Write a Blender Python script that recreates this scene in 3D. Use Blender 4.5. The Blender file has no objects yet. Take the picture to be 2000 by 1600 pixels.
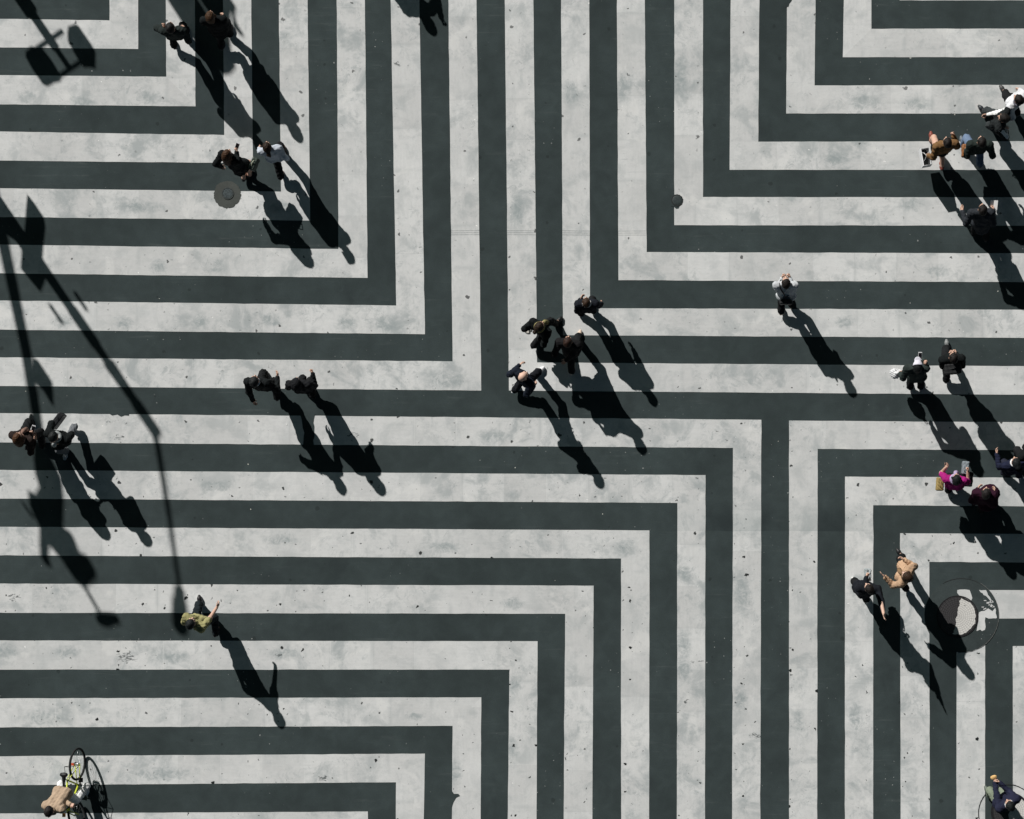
import bpy, math, random
import numpy as np
from mathutils import Vector, Matrix
random.seed(7); rng = np.random.default_rng(7)
sc = bpy.context.scene
# ------------------------------------------------------------------ camera, sky, sun, exposure
PPM = 95.0                      # photo pixels per metre on the ground
NX, NY, H = 1350.0, 900.0, 44.0 # point straight below the camera (photo pixels), camera height
SUN_EL = math.radians(33.0)
SDX, SDY = 0.565, 0.825         # direction shadows fall, photo axes (x right, y down)
cam_d = bpy.data.cameras.new("camera"); cam = bpy.data.objects.new("camera", cam_d)
sc.collection.objects.link(cam); sc.camera = cam
cam.location = ((NX-1000)/PPM, (800-NY)/PPM, H); cam.rotation_euler = (0, 0, 0)
cam_d.sensor_width = 36.0; cam_d.lens = 36.0*H/(2000/PPM)
cam_d.shift_x = -(NX-1000)/2000; cam_d.shift_y = (NY-800)/2000
cam_d.clip_end = 1000
w = bpy.data.worlds.new("World"); sc.world = w; w.use_nodes = True
wn = w.node_tree.nodes; wl = w.node_tree.links
sky = wn.new("ShaderNodeTexSky"); sky.sky_type = 'NISHITA'; sky.sun_disc = False
sky.sun_elevation = SUN_EL; sky.sun_rotation = math.atan2(-SDX, SDY)
sky.altitude = 0; sky.air_density = 0.25; sky.dust_density = 1.0; sky.ozone_density = 0.0
tint = wn.new("ShaderNodeVectorMath"); tint.operation = 'MULTIPLY'; tint.inputs[1].default_value = (.52, .70, .56)   # tall blocks all round hide most of the sky
wl.new(sky.outputs[0], tint.inputs[0]); wl.new(tint.outputs[0], wn["Background"].inputs[0]); wn["Background"].inputs[1].default_value = 0.05
sun_d = bpy.data.lights.new("sun", 'SUN'); sun = bpy.data.objects.new("sun", sun_d)
sc.collection.objects.link(sun)
sun_d.energy = 5.0; sun_d.angle = math.radians(0.5); sun_d.color = (1.0, 0.968, 0.935)
SUN_DIR = Vector((SDX*math.cos(SUN_EL), -SDY*math.cos(SUN_EL), -math.sin(SUN_EL))).normalized()
sun.rotation_euler = SUN_DIR.to_track_quat('-Z', 'Y').to_euler()
sc.view_settings.view_transform = 'Standard'; sc.view_settings.look = 'None'
sc.view_settings.exposure = 0.06; sc.view_settings.gamma = 1.0
SPX = np.array([SDX, SDY])/math.hypot(SDX, SDY)*PPM/math.tan(SUN_EL)   # shadow shift per metre of height

def W(px, py, z=0.0):
    k = (H-z)/H
    gx = NX+(px-NX)*k; gy = NY+(py-NY)*k
    return np.array([(gx-1000)/PPM, (800-gy)/PPM, z])
def G(px, py, z=0.0):           # ground pixel lifted straight up
    return np.array([(px-1000)/PPM, (800-py)/PPM, z])

# ------------------------------------------------------------------ helpers
def link(o, parent=None):
    sc.collection.objects.link(o)
    if parent is not None: o.parent = parent
    return o
def tag(o, label=None, cat=None, group=None, kind=None):
    if label: o["label"] = label
    if cat: o["category"] = cat
    if group: o["group"] = group
    if kind: o["kind"] = kind
    return o
def empty(name, loc, label, cat, group=None):
    o = bpy.data.objects.new(name, None); o.empty_display_size = 0.2
    o.location = loc; link(o); return tag(o, label, cat, group)
def mesh_obj(name, V, F, mats, parent=None, fm=None, smooth=True, uv=None):
    me = bpy.data.meshes.new(name)
    V = np.asarray(V, float)
    org = np.zeros(3)
    if parent is None:
        org = V.mean(0); org[2] = V[:, 2].min()
    else:
        org = np.array(parent.matrix_basis.translation) if parent.parent is None else np.array(parent.matrix_basis.translation)+np.array(parent.parent.matrix_basis.translation)
        c = V.mean(0); 
    off = V.mean(0) if parent is not None else org
    me.from_pydata((V-off).tolist(), [], [list(map(int, f)) for f in F])
    for m in (mats if isinstance(mats, (list, tuple)) else [mats]): me.materials.append(m)
    if fm is not None: me.polygons.foreach_set("material_index", np.asarray(fm, np.int32))
    if smooth: me.polygons.foreach_set("use_smooth", np.ones(len(me.polygons), bool))
    if uv is not None:
        l = me.uv_layers.new(name="UVMap")
        idx = np.zeros(len(me.loops), np.int32); me.loops.foreach_get("vertex_index", idx)
        l.data.foreach_set("uv", np.asarray(uv, np.float32)[idx].ravel())
    me.update()
    o = bpy.data.objects.new(name, me)
    o.location = (off-org) if parent is not None else off
    return link(o, parent)
class MB:                       # mesh collector
    def __init__(s): s.V = []; s.F = []; s.M = []; s.n = 0
    def add(s, V, F, m=0):
        V = np.asarray(V, float); s.V.append(V); s.F += [[int(i)+s.n for i in f] for f in F]; s.M += [m]*len(F); s.n += len(V); return s
    def box(s, c, size, R=None, m=0):
        c = np.asarray(c, float); h = np.asarray(size, float)/2
        P = np.array([[x, y, z] for x in (-1, 1) for y in (-1, 1) for z in (-1, 1)], float)*h
        if R is not None: P = P@np.asarray(R, float)
        return s.add(P+c, [(0,1,3,2),(4,6,7,5),(0,4,5,1),(2,3,7,6),(0,2,6,4),(1,5,7,3)], m)
    def tube(s, pts, r, n=10, m=0, closed=False):
        pts = [np.asarray(p, float) for p in pts]; N = len(pts)
        rr = r if hasattr(r, '__len__') else [r]*N
        V = []; prev = None
        for i, p in enumerate(pts):
            a = pts[(i-1) % N] if (closed or i > 0) else p; b = pts[(i+1) % N] if (closed or i < N-1) else p
            t = b-a; t = t/(np.linalg.norm(t)+1e-9)
            if prev is None:
                u = np.cross(t, [0, 0, 1.0]);
                if np.linalg.norm(u) < 1e-3: u = np.cross(t, [1.0, 0, 0])
            else: u = prev-t*np.dot(prev, t)
            u = u/np.linalg.norm(u); prev = u; v = np.cross(t, u)
            for k in range(n):
                a_ = 2*math.pi*k/n; V.append(p+rr[i]*(u*math.cos(a_)+v*math.sin(a_)))
        F = []
        for i in range(N if closed else N-1):
            j = (i+1) % N
            for k in range(n): F.append((i*n+k, i*n+(k+1) % n, j*n+(k+1) % n, j*n+k))
        if not closed: F.append(tuple(range(n-1, -1, -1))); F.append(tuple((N-1)*n+k for k in range(n)))
        return s.add(V, F, m)
    def disc(s, c, prof, n=64, m=0, ax=None):   # lathe profile [(r,z),...] round c
        c = np.asarray(c, float); V = []; F = []
        for (r, z) in prof:
            for k in range(n):
                a = 2*math.pi*k/n; V.append(c+np.array([r*math.cos(a), r*math.sin(a), z]))
        for i in range(len(prof)-1):
            for k in range(n): F.append((i*n+k, i*n+(k+1) % n, (i+1)*n+(k+1) % n, (i+1)*n+k))
        return s.add(V, F, m)
    def prism(s, poly, z0, z1, m=0):
        n = len(poly); V = [(x, y, z0) for x, y in poly]+[(x, y, z1) for x, y in poly]
        F = [tuple(range(n-1, -1, -1)), tuple(range(n, 2*n))]+[(i, (i+1) % n, n+(i+1) % n, n+i) for i in range(n)]
        return s.add(V, F, m)
    def arrays(s): return np.concatenate(s.V), s.F, s.M
    def build(s, name, mats, parent=None, smooth=False):
        V, F, M = s.arrays(); return mesh_obj(name, V, F, mats, parent, M, smooth)

# ------------------------------------------------------------------ signed distance modelling (one continuous skin)
def vec(*a): return np.array(a, float)
def unit(v): v = np.asarray(v, float); return v/(np.linalg.norm(v)+1e-12)
def cap(a, b, ra, rb=None, k=None): return ('c', np.asarray(a, float), np.asarray(b, float), ra, ra if rb is None else rb, k)
def ell(c, r, R=None, k=None, sub=False): return ('s' if sub else 'e', np.asarray(c, float), np.asarray(r, float), np.eye(3) if R is None else np.asarray(R), None, k)
def sdf_mesh(prims, vox, k=0.03, post=None):
    lo = np.full(3, 1e9); hi = -lo
    for p in prims:
        if p[0] == 'c':
            m = max(p[3], p[4]); lo = np.minimum(lo, np.minimum(p[1], p[2])-m); hi = np.maximum(hi, np.maximum(p[1], p[2])+m)
        elif p[0] == 'e':
            m = p[2].max(); lo = np.minimum(lo, p[1]-m); hi = np.maximum(hi, p[1]+m)
    lo -= 3*vox+.01; hi += 3*vox+.01
    n = np.ceil((hi-lo)/vox).astype(int)+1
    ax = [lo[i]+vox*np.arange(n[i]) for i in range(3)]
    D = np.full(n, 0.5, np.float32)
    for p in prims:
        kk = p[5] if p[5] is not None else k
        if p[0] == 'c': m = max(p[3], p[4])+kk+.03; l = np.minimum(p[1], p[2])-m; h = np.maximum(p[1], p[2])+m
        else: m = p[2].max()+kk+.03; l = p[1]-m; h = p[1]+m
        i0 = np.clip(np.floor((l-lo)/vox).astype(int), 0, n-1); i1 = np.clip(np.ceil((h-lo)/vox).astype(int)+1, 1, n)
        X = ax[0][i0[0]:i1[0], None, None]; Y = ax[1][None, i0[1]:i1[1], None]; Z = ax[2][None, None, i0[2]:i1[2]]
        if p[0] == 'c':
            a, b = p[1], p[2]; ab = b-a; L = ab@ab+1e-12
            t = np.clip(((X-a[0])*ab[0]+(Y-a[1])*ab[1]+(Z-a[2])*ab[2])/L, 0, 1)
            d = np.sqrt((X-a[0]-t*ab[0])**2+(Y-a[1]-t*ab[1])**2+(Z-a[2]-t*ab[2])**2)-(p[3]+(p[4]-p[3])*t)
        else:
            c, r, R = p[1], p[2], p[3]; x, y, z = X-c[0], Y-c[1], Z-c[2]
            q = [R[i, 0]*x+R[i, 1]*y+R[i, 2]*z for i in range(3)]
            k0 = np.sqrt(sum((q[i]/r[i])**2 for i in range(3))); k1 = np.sqrt(sum((q[i]/r[i]**2)**2 for i in range(3)))+1e-9
            d = k0*(k0-1)/k1
        s = np.s_[i0[0]:i1[0], i0[1]:i1[1], i0[2]:i1[2]]
        if p[0] == 's': D[s] = np.maximum(D[s], -d)
        else:
            A = D[s]; hh = np.clip(.5+.5*(d-A)/kk, 0, 1); D[s] = d*(1-hh)+A*hh-kk*hh*(1-hh)
    if post is not None: D = post(ax[0][:, None, None], ax[1][None, :, None], ax[2][None, None, :], D)
    D[0] = D[-1] = .3; D[:, 0] = D[:, -1] = .3; D[:, :, 0] = D[:, :, -1] = .3
    I = D < 0
    c = [I[i:n[0]-1+i, j:n[1]-1+j, l:n[2]-1+l] for i in (0, 1) for j in (0, 1) for l in (0, 1)]
    sm = sum(q.astype(np.int8) for q in c); act = (sm > 0) & (sm < 8)
    idx = np.argwhere(act); vid = np.full(act.shape, -1, np.int64); vid[act] = np.arange(len(idx))
    acc = np.zeros((len(idx), 3)); cnt = np.zeros(len(idx))
    for d_ in range(3):
        o1, o2 = [q for q in range(3) if q != d_]
        for a in (0, 1):
            for b in (0, 1):
                p0 = idx.copy(); p0[:, o1] += a; p0[:, o2] += b; p1 = p0.copy(); p1[:, d_] += 1
                d0 = D[p0[:, 0], p0[:, 1], p0[:, 2]]; d1 = D[p1[:, 0], p1[:, 1], p1[:, 2]]
                m = (d0 < 0) != (d1 < 0); t = np.where(m, d0/(d0-d1+1e-12*(~m)), 0)
                q = p0.astype(float); q[:, d_] += t
                acc[m] += q[m]; cnt[m] += 1
    V = acc/np.maximum(cnt, 1)[:, None]*vox+lo
    F = []
    for d_ in range(3):
        o1, o2 = (d_+1) % 3, (d_+2) % 3
        s0 = [slice(None)]*3; s1 = [slice(None)]*3; s0[d_] = slice(0, n[d_]-1); s1[d_] = slice(1, n[d_])
        ch = np.argwhere(I[tuple(s0)] != I[tuple(s1)])
        if not len(ch): continue
        neg = I[tuple(s0)][ch[:, 0], ch[:, 1], ch[:, 2]]
        q = []
        for (a, b) in ((1, 1), (0, 1), (0, 0), (1, 0)):
            e = ch.copy(); e[:, o1] -= a; e[:, o2] -= b; q.append(vid[e[:, 0], e[:, 1], e[:, 2]])
        q = np.stack(q, 1); q[~neg] = q[~neg][:, ::-1]; F.append(q)
    return V, (np.concatenate(F) if F else np.zeros((0, 4), int))
def folds(amp, seed, wl_=.11):
    r = np.random.default_rng(seed); ks = r.normal(size=(4, 3)); ks = ks/np.linalg.norm(ks, axis=1)[:, None]*2*math.pi/(wl_*r.uniform(.7, 1.5, (4, 1))); ph = r.uniform(0, 6, 4)
    def f(X, Y, Z, D):
        s = [np.sin(ks[i, 0]*X+ks[i, 1]*Y+ks[i, 2]*Z+ph[i]) for i in range(4)]
        return D+amp*(s[0]*s[1]+.7*s[2]*s[3])
    return f

# ------------------------------------------------------------------ materials
MATS = {}
def nmat(name):
    m = bpy.data.materials.new(name); m.use_nodes = True
    return m, m.node_tree.nodes, m.node_tree.links, m.node_tree.nodes["Principled BSDF"]
def plain(name, col, rough=.8, var=.25, scale=25, metal=0, bump=.0, spec=.3):
    key = (name, tuple(col), rough)
    if key in MATS: return MATS[key]
    m, n, l, b = nmat(name)
    tc = n.new("ShaderNodeTexCoord"); no = n.new("ShaderNodeTexNoise"); no.inputs["Scale"].default_value = scale; no.inputs["Detail"].default_value = 5
    l.new(tc.outputs["Object"], no.inputs["Vector"])
    mr = n.new("ShaderNodeMapRange"); mr.inputs[1].default_value = .3; mr.inputs[2].default_value = .7; mr.inputs[3].default_value = 1-var; mr.inputs[4].default_value = 1+var
    l.new(no.outputs[0], mr.inputs[0])
    mx = n.new("ShaderNodeVectorMath"); mx.operation = 'SCALE'; mx.inputs[0].default_value = col
    l.new(mr.outputs[0], mx.inputs["Scale"]); l.new(mx.outputs[0], b.inputs["Base Color"])
    b.inputs["Roughness"].default_value = rough; b.inputs["Metallic"].default_value = metal; b.inputs["Specular IOR Level"].default_value = spec
    if bump:
        bp = n.new("ShaderNodeBump"); bp.inputs["Strength"].default_value = bump; bp.inputs["Distance"].default_value = .01
        l.new(no.outputs[0], bp.inputs["Height"]); l.new(bp.outputs[0], b.inputs["Normal"])
    MATS[key] = m; return m
def cloth(col, rough=.9):
    key = ("cloth", tuple(col))
    if key in MATS: return MATS[key]
    m, n, l, b = nmat("cloth"); tc = n.new("ShaderNodeTexCoord"); P = tc.outputs["Object"]
    cr = noise_n(n, l, P, 9, 5, .6, 1.4).outputs[0]; we = noise_n(n, l, P, 120, 2, .6).outputs[0]; sh_ = noise_n(n, l, P, 4, 4).outputs[0]
    f = math_n(n, l, 'MULTIPLY', ramp_n(n, l, we, .3, .7, .85, 1.15), ramp_n(n, l, sh_, .3, .7, .82, 1.12))
    sc_ = n.new("ShaderNodeVectorMath"); sc_.operation = 'SCALE'; sc_.inputs[0].default_value = col; l.new(f, sc_.inputs["Scale"]); l.new(sc_.outputs[0], b.inputs["Base Color"])
    b.inputs["Roughness"].default_value = rough; b.inputs["Specular IOR Level"].default_value = .08
    bp = n.new("ShaderNodeBump"); bp.inputs["Strength"].default_value = .7; bp.inputs["Distance"].default_value = .018
    l.new(cr, bp.inputs["Height"]); l.new(bp.outputs[0], b.inputs["Normal"])
    MATS[key] = m; return m
def math_n(n, l, op, a, b=None, c=None, clamp=False):
    q = n.new("ShaderNodeMath"); q.operation = op; q.use_clamp = clamp
    for i, v in enumerate((a, b, c)):
        if v is None: continue
        if isinstance(v, (int, float)): q.inputs[i].default_value = v
        else: l.new(v, q.inputs[i])
    return q.outputs[0]
def noise_n(n, l, vecs, scale, detail=4, rough=.5, dist=0, dim='3D', w_=None):
    q = n.new("ShaderNodeTexNoise"); q.noise_dimensions = dim
    l.new(vecs, q.inputs["Vector"]); q.inputs["Scale"].default_value = scale; q.inputs["Detail"].default_value = detail
    q.inputs["Roughness"].default_value = rough; q.inputs["Distortion"].default_value = dist
    if w_ is not None: l.new(w_, q.inputs["W"])
    return q
def ramp_n(n, l, v, a, b, c=0., d=1.):
    q = n.new("ShaderNodeMapRange"); q.interpolation_type = 'SMOOTHSTEP'
    l.new(v, q.inputs[0])
    for i, x in enumerate((a, b, c, d)): q.inputs[i+1].default_value = x
    return q.outputs[0]
def mix_n(n, l, f, A, B):
    q = n.new("ShaderNodeMix"); q.data_type = 'RGBA'
    if isinstance(f, (int, float)): q.inputs[0].default_value = f
    else: l.new(f, q.inputs[0])
    for s, v in ((6, A), (7, B)):
        if isinstance(v, tuple): q.inputs[s].default_value = (*v, 1)
        else: l.new(v, q.inputs[s])
    return q.outputs[2]
def spots(n, l, vecs, scale, rmin, rmax, density):
    """irregular round spots: a cell carries one when its random value is under density"""
    v = n.new("ShaderNodeTexVoronoi"); v.voronoi_dimensions = '2D'; v.inputs["Scale"].default_value = scale; l.new(vecs, v.inputs["Vector"])
    s = n.new("ShaderNodeSeparateColor"); l.new(v.outputs["Color"], s.inputs[0])
    on = math_n(n, l, 'LESS_THAN', s.outputs[0], density)
    rad = math_n(n, l, 'MULTIPLY_ADD', math_n(n, l, 'POWER', s.outputs[1], 2.0), (rmax-rmin)*scale, rmin*scale)
    return math_n(n, l, 'MULTIPLY', on, ramp_n(n, l, math_n(n, l, 'DIVIDE', v.outputs["Distance"], rad), .75, 1.1, 1, 0))
def ground_coords(n, l, warp=.012):
    g = n.new("ShaderNodeNewGeometry")
    no = noise_n(n, l, g.outputs["Position"], 14, 2)
    q = n.new("ShaderNodeVectorMath"); q.operation = 'MULTIPLY_ADD'; l.new(no.outputs["Color"], q.inputs[0]); q.inputs[1].default_value = (warp*4,)*3
    l.new(g.outputs["Position"], q.inputs[2])
    fl = n.new("ShaderNodeVectorMath"); fl.operation = 'MULTIPLY'; l.new(q.outputs[0], fl.inputs[0]); fl.inputs[1].default_value = (1, 1, 0)
    return g.outputs["Position"], fl.outputs[0]
def asphalt(name="asphalt", col=(.0395, .0530, .0540), worn=1.0):
    m, n, l, b = nmat(name); P, Q = ground_coords(n, l)
    grain = noise_n(n, l, P, 55, 6, .75).outputs[0]; big = noise_n(n, l, P, .45, 4, .6).outputs[0]; mid = noise_n(n, l, P, 3.2, 5, .62, .4).outputs[0]
    f = math_n(n, l, 'MULTIPLY', math_n(n, l, 'MULTIPLY', ramp_n(n, l, grain, .3, .7, .86, 1.14), ramp_n(n, l, big, .3, .7, .83, 1.14)), ramp_n(n, l, mid, .3, .75, .90, 1.10))
    sc_ = n.new("ShaderNodeVectorMath"); sc_.operation = 'SCALE'; sc_.inputs[0].default_value = col; l.new(f, sc_.inputs["Scale"])
    sm = n.new("ShaderNodeMapping"); l.new(P, sm.inputs[0]); sm.inputs["Rotation"].default_value = (0, 0, .62); sm.inputs["Scale"].default_value = (.5, 7, 1)
    scr = noise_n(n, l, sm.outputs[0], 1.6, 6, .7, .4).outputs[0]
    c0 = mix_n(n, l, math_n(n, l, 'MULTIPLY', ramp_n(n, l, scr, .55, .75), ramp_n(n, l, big, .45, .6, 0, .45)), sc_.outputs[0], (.10, .115, .115))
    st_ = noise_n(n, l, P, .7, 6, .65, .6).outputs[0]
    c0 = mix_n(n, l, ramp_n(n, l, st_, .56, .72, 0, .5), c0, (.026, .034, .036))
    c0 = mix_n(n, l, math_n(n, l, 'MULTIPLY', ramp_n(n, l, grain, .66, .76), .30), c0, (.16, .17, .17))
    c = mix_n(n, l, math_n(n, l, 'MULTIPLY', spots(n, l, Q, 1.5, .012, .05, .30), .55), c0, (.02, .026, .026))
    clump = ramp_n(n, l, noise_n(n, l, P, .5, 2).outputs[0], .52, .66)
    c = mix_n(n, l, math_n(n, l, 'MULTIPLY', math_n(n, l, 'MULTIPLY', spots(n, l, Q, 6, .004, .013, .35), clump), .6), c, (.42, .43, .42))
    c = mix_n(n, l, math_n(n, l, 'MULTIPLY', spots(n, l, Q, 1.1, .006, .018, .12), .8), c, (.55, .55, .5))
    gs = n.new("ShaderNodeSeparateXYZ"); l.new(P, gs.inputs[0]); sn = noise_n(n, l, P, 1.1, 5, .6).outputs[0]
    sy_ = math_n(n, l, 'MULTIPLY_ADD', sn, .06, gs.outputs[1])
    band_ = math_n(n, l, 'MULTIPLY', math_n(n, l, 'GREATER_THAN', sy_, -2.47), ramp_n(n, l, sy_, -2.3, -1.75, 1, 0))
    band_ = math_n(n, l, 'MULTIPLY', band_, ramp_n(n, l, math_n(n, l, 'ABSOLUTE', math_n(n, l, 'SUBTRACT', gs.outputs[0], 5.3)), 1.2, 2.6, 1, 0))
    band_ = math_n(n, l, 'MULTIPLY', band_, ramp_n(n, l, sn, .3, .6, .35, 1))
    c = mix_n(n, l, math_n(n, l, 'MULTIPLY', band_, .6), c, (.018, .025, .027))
    l.new(c, b.inputs["Base Color"]); b.inputs["Roughness"].default_value = .92; b.inputs["Specular IOR Level"].default_value = .15
    bp = n.new("ShaderNodeBump"); bp.inputs["Strength"].default_value = .35; bp.inputs["Distance"].default_value = .004
    l.new(grain, bp.inputs["Height"]); l.new(bp.outputs[0], b.inputs["Normal"])
    return m
# places where the paint is scuffed through (True) or only greyed (False): photo x, y, half width, half height
WORN = [(258, 1274, 34, 24, True), (243, 846, 26, 14, True), (225, 812, 20, 6, True), (38, 1158, 22, 16, True), (1485, 1428, 24, 12, True), (1372, 1283, 26, 6, True), (1352, 1362, 10, 10, True), (1040, 1595, 26, 12, True), (640, 1512, 24, 12, True), (715, 1598, 14, 12, True), (700, 840, 22, 14, True), (1868, 215, 16, 8, True), (785, 116, 14, 9, True), (1610, 1180, 8, 8, True), (120, 1395, 14, 10, True), (1080, 190, 10, 4, True), (1215, 205, 16, 4, True), (555, 1270, 12, 8, True), (75, 1415, 40, 10, True),
    (18, 1262, 30, 18, False), (140, 1265, 34, 16, False), (350, 1275, 40, 14, False), (560, 1268, 36, 14, False), (100, 1390, 55, 20, False), (330, 1502, 70, 16, False), (880, 735, 50, 22, False), (760, 625, 40, 20, False), (975, 845, 45, 18, False), (1155, 905, 50, 16, False), (1343, 1250, 20, 40, False), (1460, 1150, 18, 45, False), (1345, 1300, 18, 30, False), (1455, 1360, 18, 35, False), (1570, 1400, 14, 26, False), (1680, 1390, 16, 40, False), (1240, 1590, 14, 24, False), (1340, 140, 18, 60, False), (1125, 175, 20, 30, False), (1230, 160, 20, 40, False), (1020, 400, 16, 40, False), (170, 190, 30, 14, False), (60, 180, 26, 14, False), (300, 180, 22, 14, False), (400, 165, 20, 10, False), (560, 395, 30, 14, False), (280, 395, 60, 14, False), (320, 510, 20, 18, False), (430, 510, 26, 18, False), (130, 620, 24, 16, False), (250, 620, 24, 16, False), (400, 618, 24, 16, False), (540, 617, 26, 16, False), (690, 620, 24, 16, False), (1700, 190, 40, 16, False), (1800, 195, 40, 16, False), (1640, 300, 40, 14, False), (1790, 388, 30, 20, False), (1840, 520, 24, 16, False), (1660, 620, 26, 14, False), (1560, 690, 40, 12, False), (1250, 900, 40, 14, False), (1230, 1060, 30, 20, False), (1345, 1110, 20, 20, False), (880, 1060, 40, 14, False), (560, 1045, 40, 14, False), (430, 940, 40, 14, False), (1010, 1170, 30, 14, False), (820, 1390, 24, 10, False), (900, 1500, 14, 30, False), (1010, 1450, 14, 30, False), (1015, 1330, 16, 26, False)]
def paint(name="white_road_paint"):
    m, n, l, b = nmat(name); P, Q = ground_coords(n, l, .026); Q2 = ground_coords(n, l, .05)[1]
    uvn = n.new("ShaderNodeUVMap"); uvn.uv_map = "UVMap"; sp = n.new("ShaderNodeSeparateXYZ"); l.new(uvn.outputs[0], sp.inputs[0])
    info = n.new("ShaderNodeObjectInfo"); rnd = math_n(n, l, 'MULTIPLY', info.outputs["Random"], 50.0)
    u = math_n(n, l, 'ADD', math_n(n, l, 'DIVIDE', sp.outputs[0], .86), rnd)
    # segments brushed one after another, each its own tone with a fine joint between
    wob = math_n(n, l, 'MULTIPLY_ADD', noise_n(n, l, P, 3, 2).outputs[0], .03, u)
    cell = math_n(n, l, 'FLOOR', wob); fr = math_n(n, l, 'FRACT', wob)
    wn_ = n.new("ShaderNodeTexWhiteNoise"); wn_.noise_dimensions = '2D'; cb = n.new("ShaderNodeCombineXYZ"); l.new(cell, cb.inputs[0]); l.new(math_n(n, l, 'FLOOR', rnd), cb.inputs[1]); l.new(cb.outputs[0], wn_.inputs["Vector"])
    tone = ramp_n(n, l, wn_.outputs[0], 0, 1, .92, 1.02)
    edge = math_n(n, l, 'ABSOLUTE', math_n(n, l, 'SUBTRACT', fr, .5))
    seam = math_n(n, l, 'MULTIPLY', math_n(n, l, 'GREATER_THAN', edge, .494), math_n(n, l, 'GREATER_THAN', wn_.outputs[0], .62))
    near = math_n(n, l, 'MULTIPLY', ramp_n(n, l, edge, .40, .5), ramp_n(n, l, noise_n(n, l, P, 2.3, 4).outputs[0], .42, .62))
    big = noise_n(n, l, P, .8, 5, .6).outputs[0]; cloud = noise_n(n, l, P, 2.1, 7, .62, .5).outputs[0]; fine = noise_n(n, l, P, 11, 6, .7, 1.2).outputs[0]
    grain = noise_n(n, l, P, 70, 4, .7).outputs[0]
    st = n.new("ShaderNodeMapping"); l.new(uvn.outputs[0], st.inputs[0]); st.inputs["Scale"].default_value = (1.3, 9, 1)
    streak = noise_n(n, l, st.outputs[0], 2.0, 5, .6, .3).outputs[0]
    f = math_n(n, l, 'MULTIPLY', tone, ramp_n(n, l, big, .3, .7, .93, 1.03))
    f = math_n(n, l, 'MULTIPLY', f, ramp_n(n, l, grain, .25, .75, .965, 1.035))
    f = math_n(n, l, 'MULTIPLY', f, ramp_n(n, l, streak, .3, .7, .965, 1.02))
    f = math_n(n, l, 'MULTIPLY', f, ramp_n(n, l, fine, .25, .6, .955, 1.01))
    sc_ = n.new("ShaderNodeVectorMath"); sc_.operation = 'SCALE'; sc_.inputs[0].default_value = (.625, .634, .628); l.new(f, sc_.inputs["Scale"])
    patchy = ramp_n(n, l, noise_n(n, l, P, .33, 3).outputs[0], .38, .60, .4, 1)
    soft = noise_n(n, l, P, 1.9, 7, .66, .4).outputs[0]; crisp = noise_n(n, l, P, 5.5, 9, .78, .9).outputs[0]
    grime = math_n(n, l, 'MAXIMUM', math_n(n, l, 'MULTIPLY', math_n(n, l, 'MULTIPLY', ramp_n(n, l, soft, .45, .66), patchy), .72), math_n(n, l, 'MULTIPLY', near, .30))
    grime = math_n(n, l, 'MAXIMUM', grime, math_n(n, l, 'MULTIPLY', math_n(n, l, 'MULTIPLY', ramp_n(n, l, crisp, .47, .62), math_n(n, l, 'MULTIPLY', ramp_n(n, l, cloud, .38, .60), patchy)), .58))
    for (rot, thr) in ((.6, .64), (2.2, .67), (1.45, .66)):
        sm = n.new("ShaderNodeMapping"); l.new(P, sm.inputs[0]); sm.inputs["Rotation"].default_value = (0, 0, rot); sm.inputs["Scale"].default_value = (1.1, 22, 1)
        sq = noise_n(n, l, sm.outputs[0], 1.5, 4, .6, .6).outputs[0]
        grime = math_n(n, l, 'MAXIMUM', grime, math_n(n, l, 'MULTIPLY', math_n(n, l, 'MULTIPLY', ramp_n(n, l, sq, thr, thr+.06), ramp_n(n, l, noise_n(n, l, P, .55+rot*.1, 3).outputs[0], .54, .66)), .55))
    c = mix_n(n, l, grime, sc_.outputs[0], (.30, .335, .34))
    c = mix_n(n, l, math_n(n, l, 'MULTIPLY', ramp_n(n, l, noise_n(n, l, P, 1.3, 5, .6, .5).outputs[0], .58, .66), .35), c, (.74, .74, .72))   # touched-up patches
    hard = None; softm = None
    for (cx, cy, rx, ry, hd_) in WORN:
        q = n.new("ShaderNodeVectorMath"); q.operation = 'MULTIPLY_ADD'; l.new(Q2, q.inputs[0]); q.inputs[1].default_value = (PPM/rx, PPM/ry, 0); q.inputs[2].default_value = (-(cx-1000)/rx, -(800-cy)/ry, 0)
        ln = n.new("ShaderNodeVectorMath"); ln.operation = 'LENGTH'; l.new(q.outputs[0], ln.inputs[0])
        mk = ramp_n(n, l, ln.outputs["Value"], .25, 1.1, 1, 0)
        if hd_: hard = mk if hard is None else math_n(n, l, 'MAXIMUM', hard, mk)
        else: softm = mk if softm is None else math_n(n, l, 'MAXIMUM', softm, mk)
    c = mix_n(n, l, math_n(n, l, 'MULTIPLY', math_n(n, l, 'MULTIPLY', softm, ramp_n(n, l, crisp, .34, .60, .15, 1)), .75), c, (.27, .31, .315))
    sd = n.new("ShaderNodeMapping"); l.new(P, sd.inputs[0]); sd.inputs["Rotation"].default_value = (0, 0, -.7); sd.inputs["Scale"].default_value = (1, 2.6, 1)
    rag = noise_n(n, l, sd.outputs[0], 7, 8, .75, .6).outputs[0]
    c = mix_n(n, l, math_n(n, l, 'MULTIPLY', ramp_n(n, l, math_n(n, l, 'ADD', rag, math_n(n, l, 'MULTIPLY_ADD', hard, .30, -.30)), .47, .55), .85), c, (.06, .07, .072))
    dirt = math_n(n, l, 'MULTIPLY', ramp_n(n, l, fine, .63, .74), ramp_n(n, l, cloud, .46, .6))
    c = mix_n(n, l, math_n(n, l, 'MULTIPLY', dirt, .7), c, (.13, .15, .15))
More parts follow.
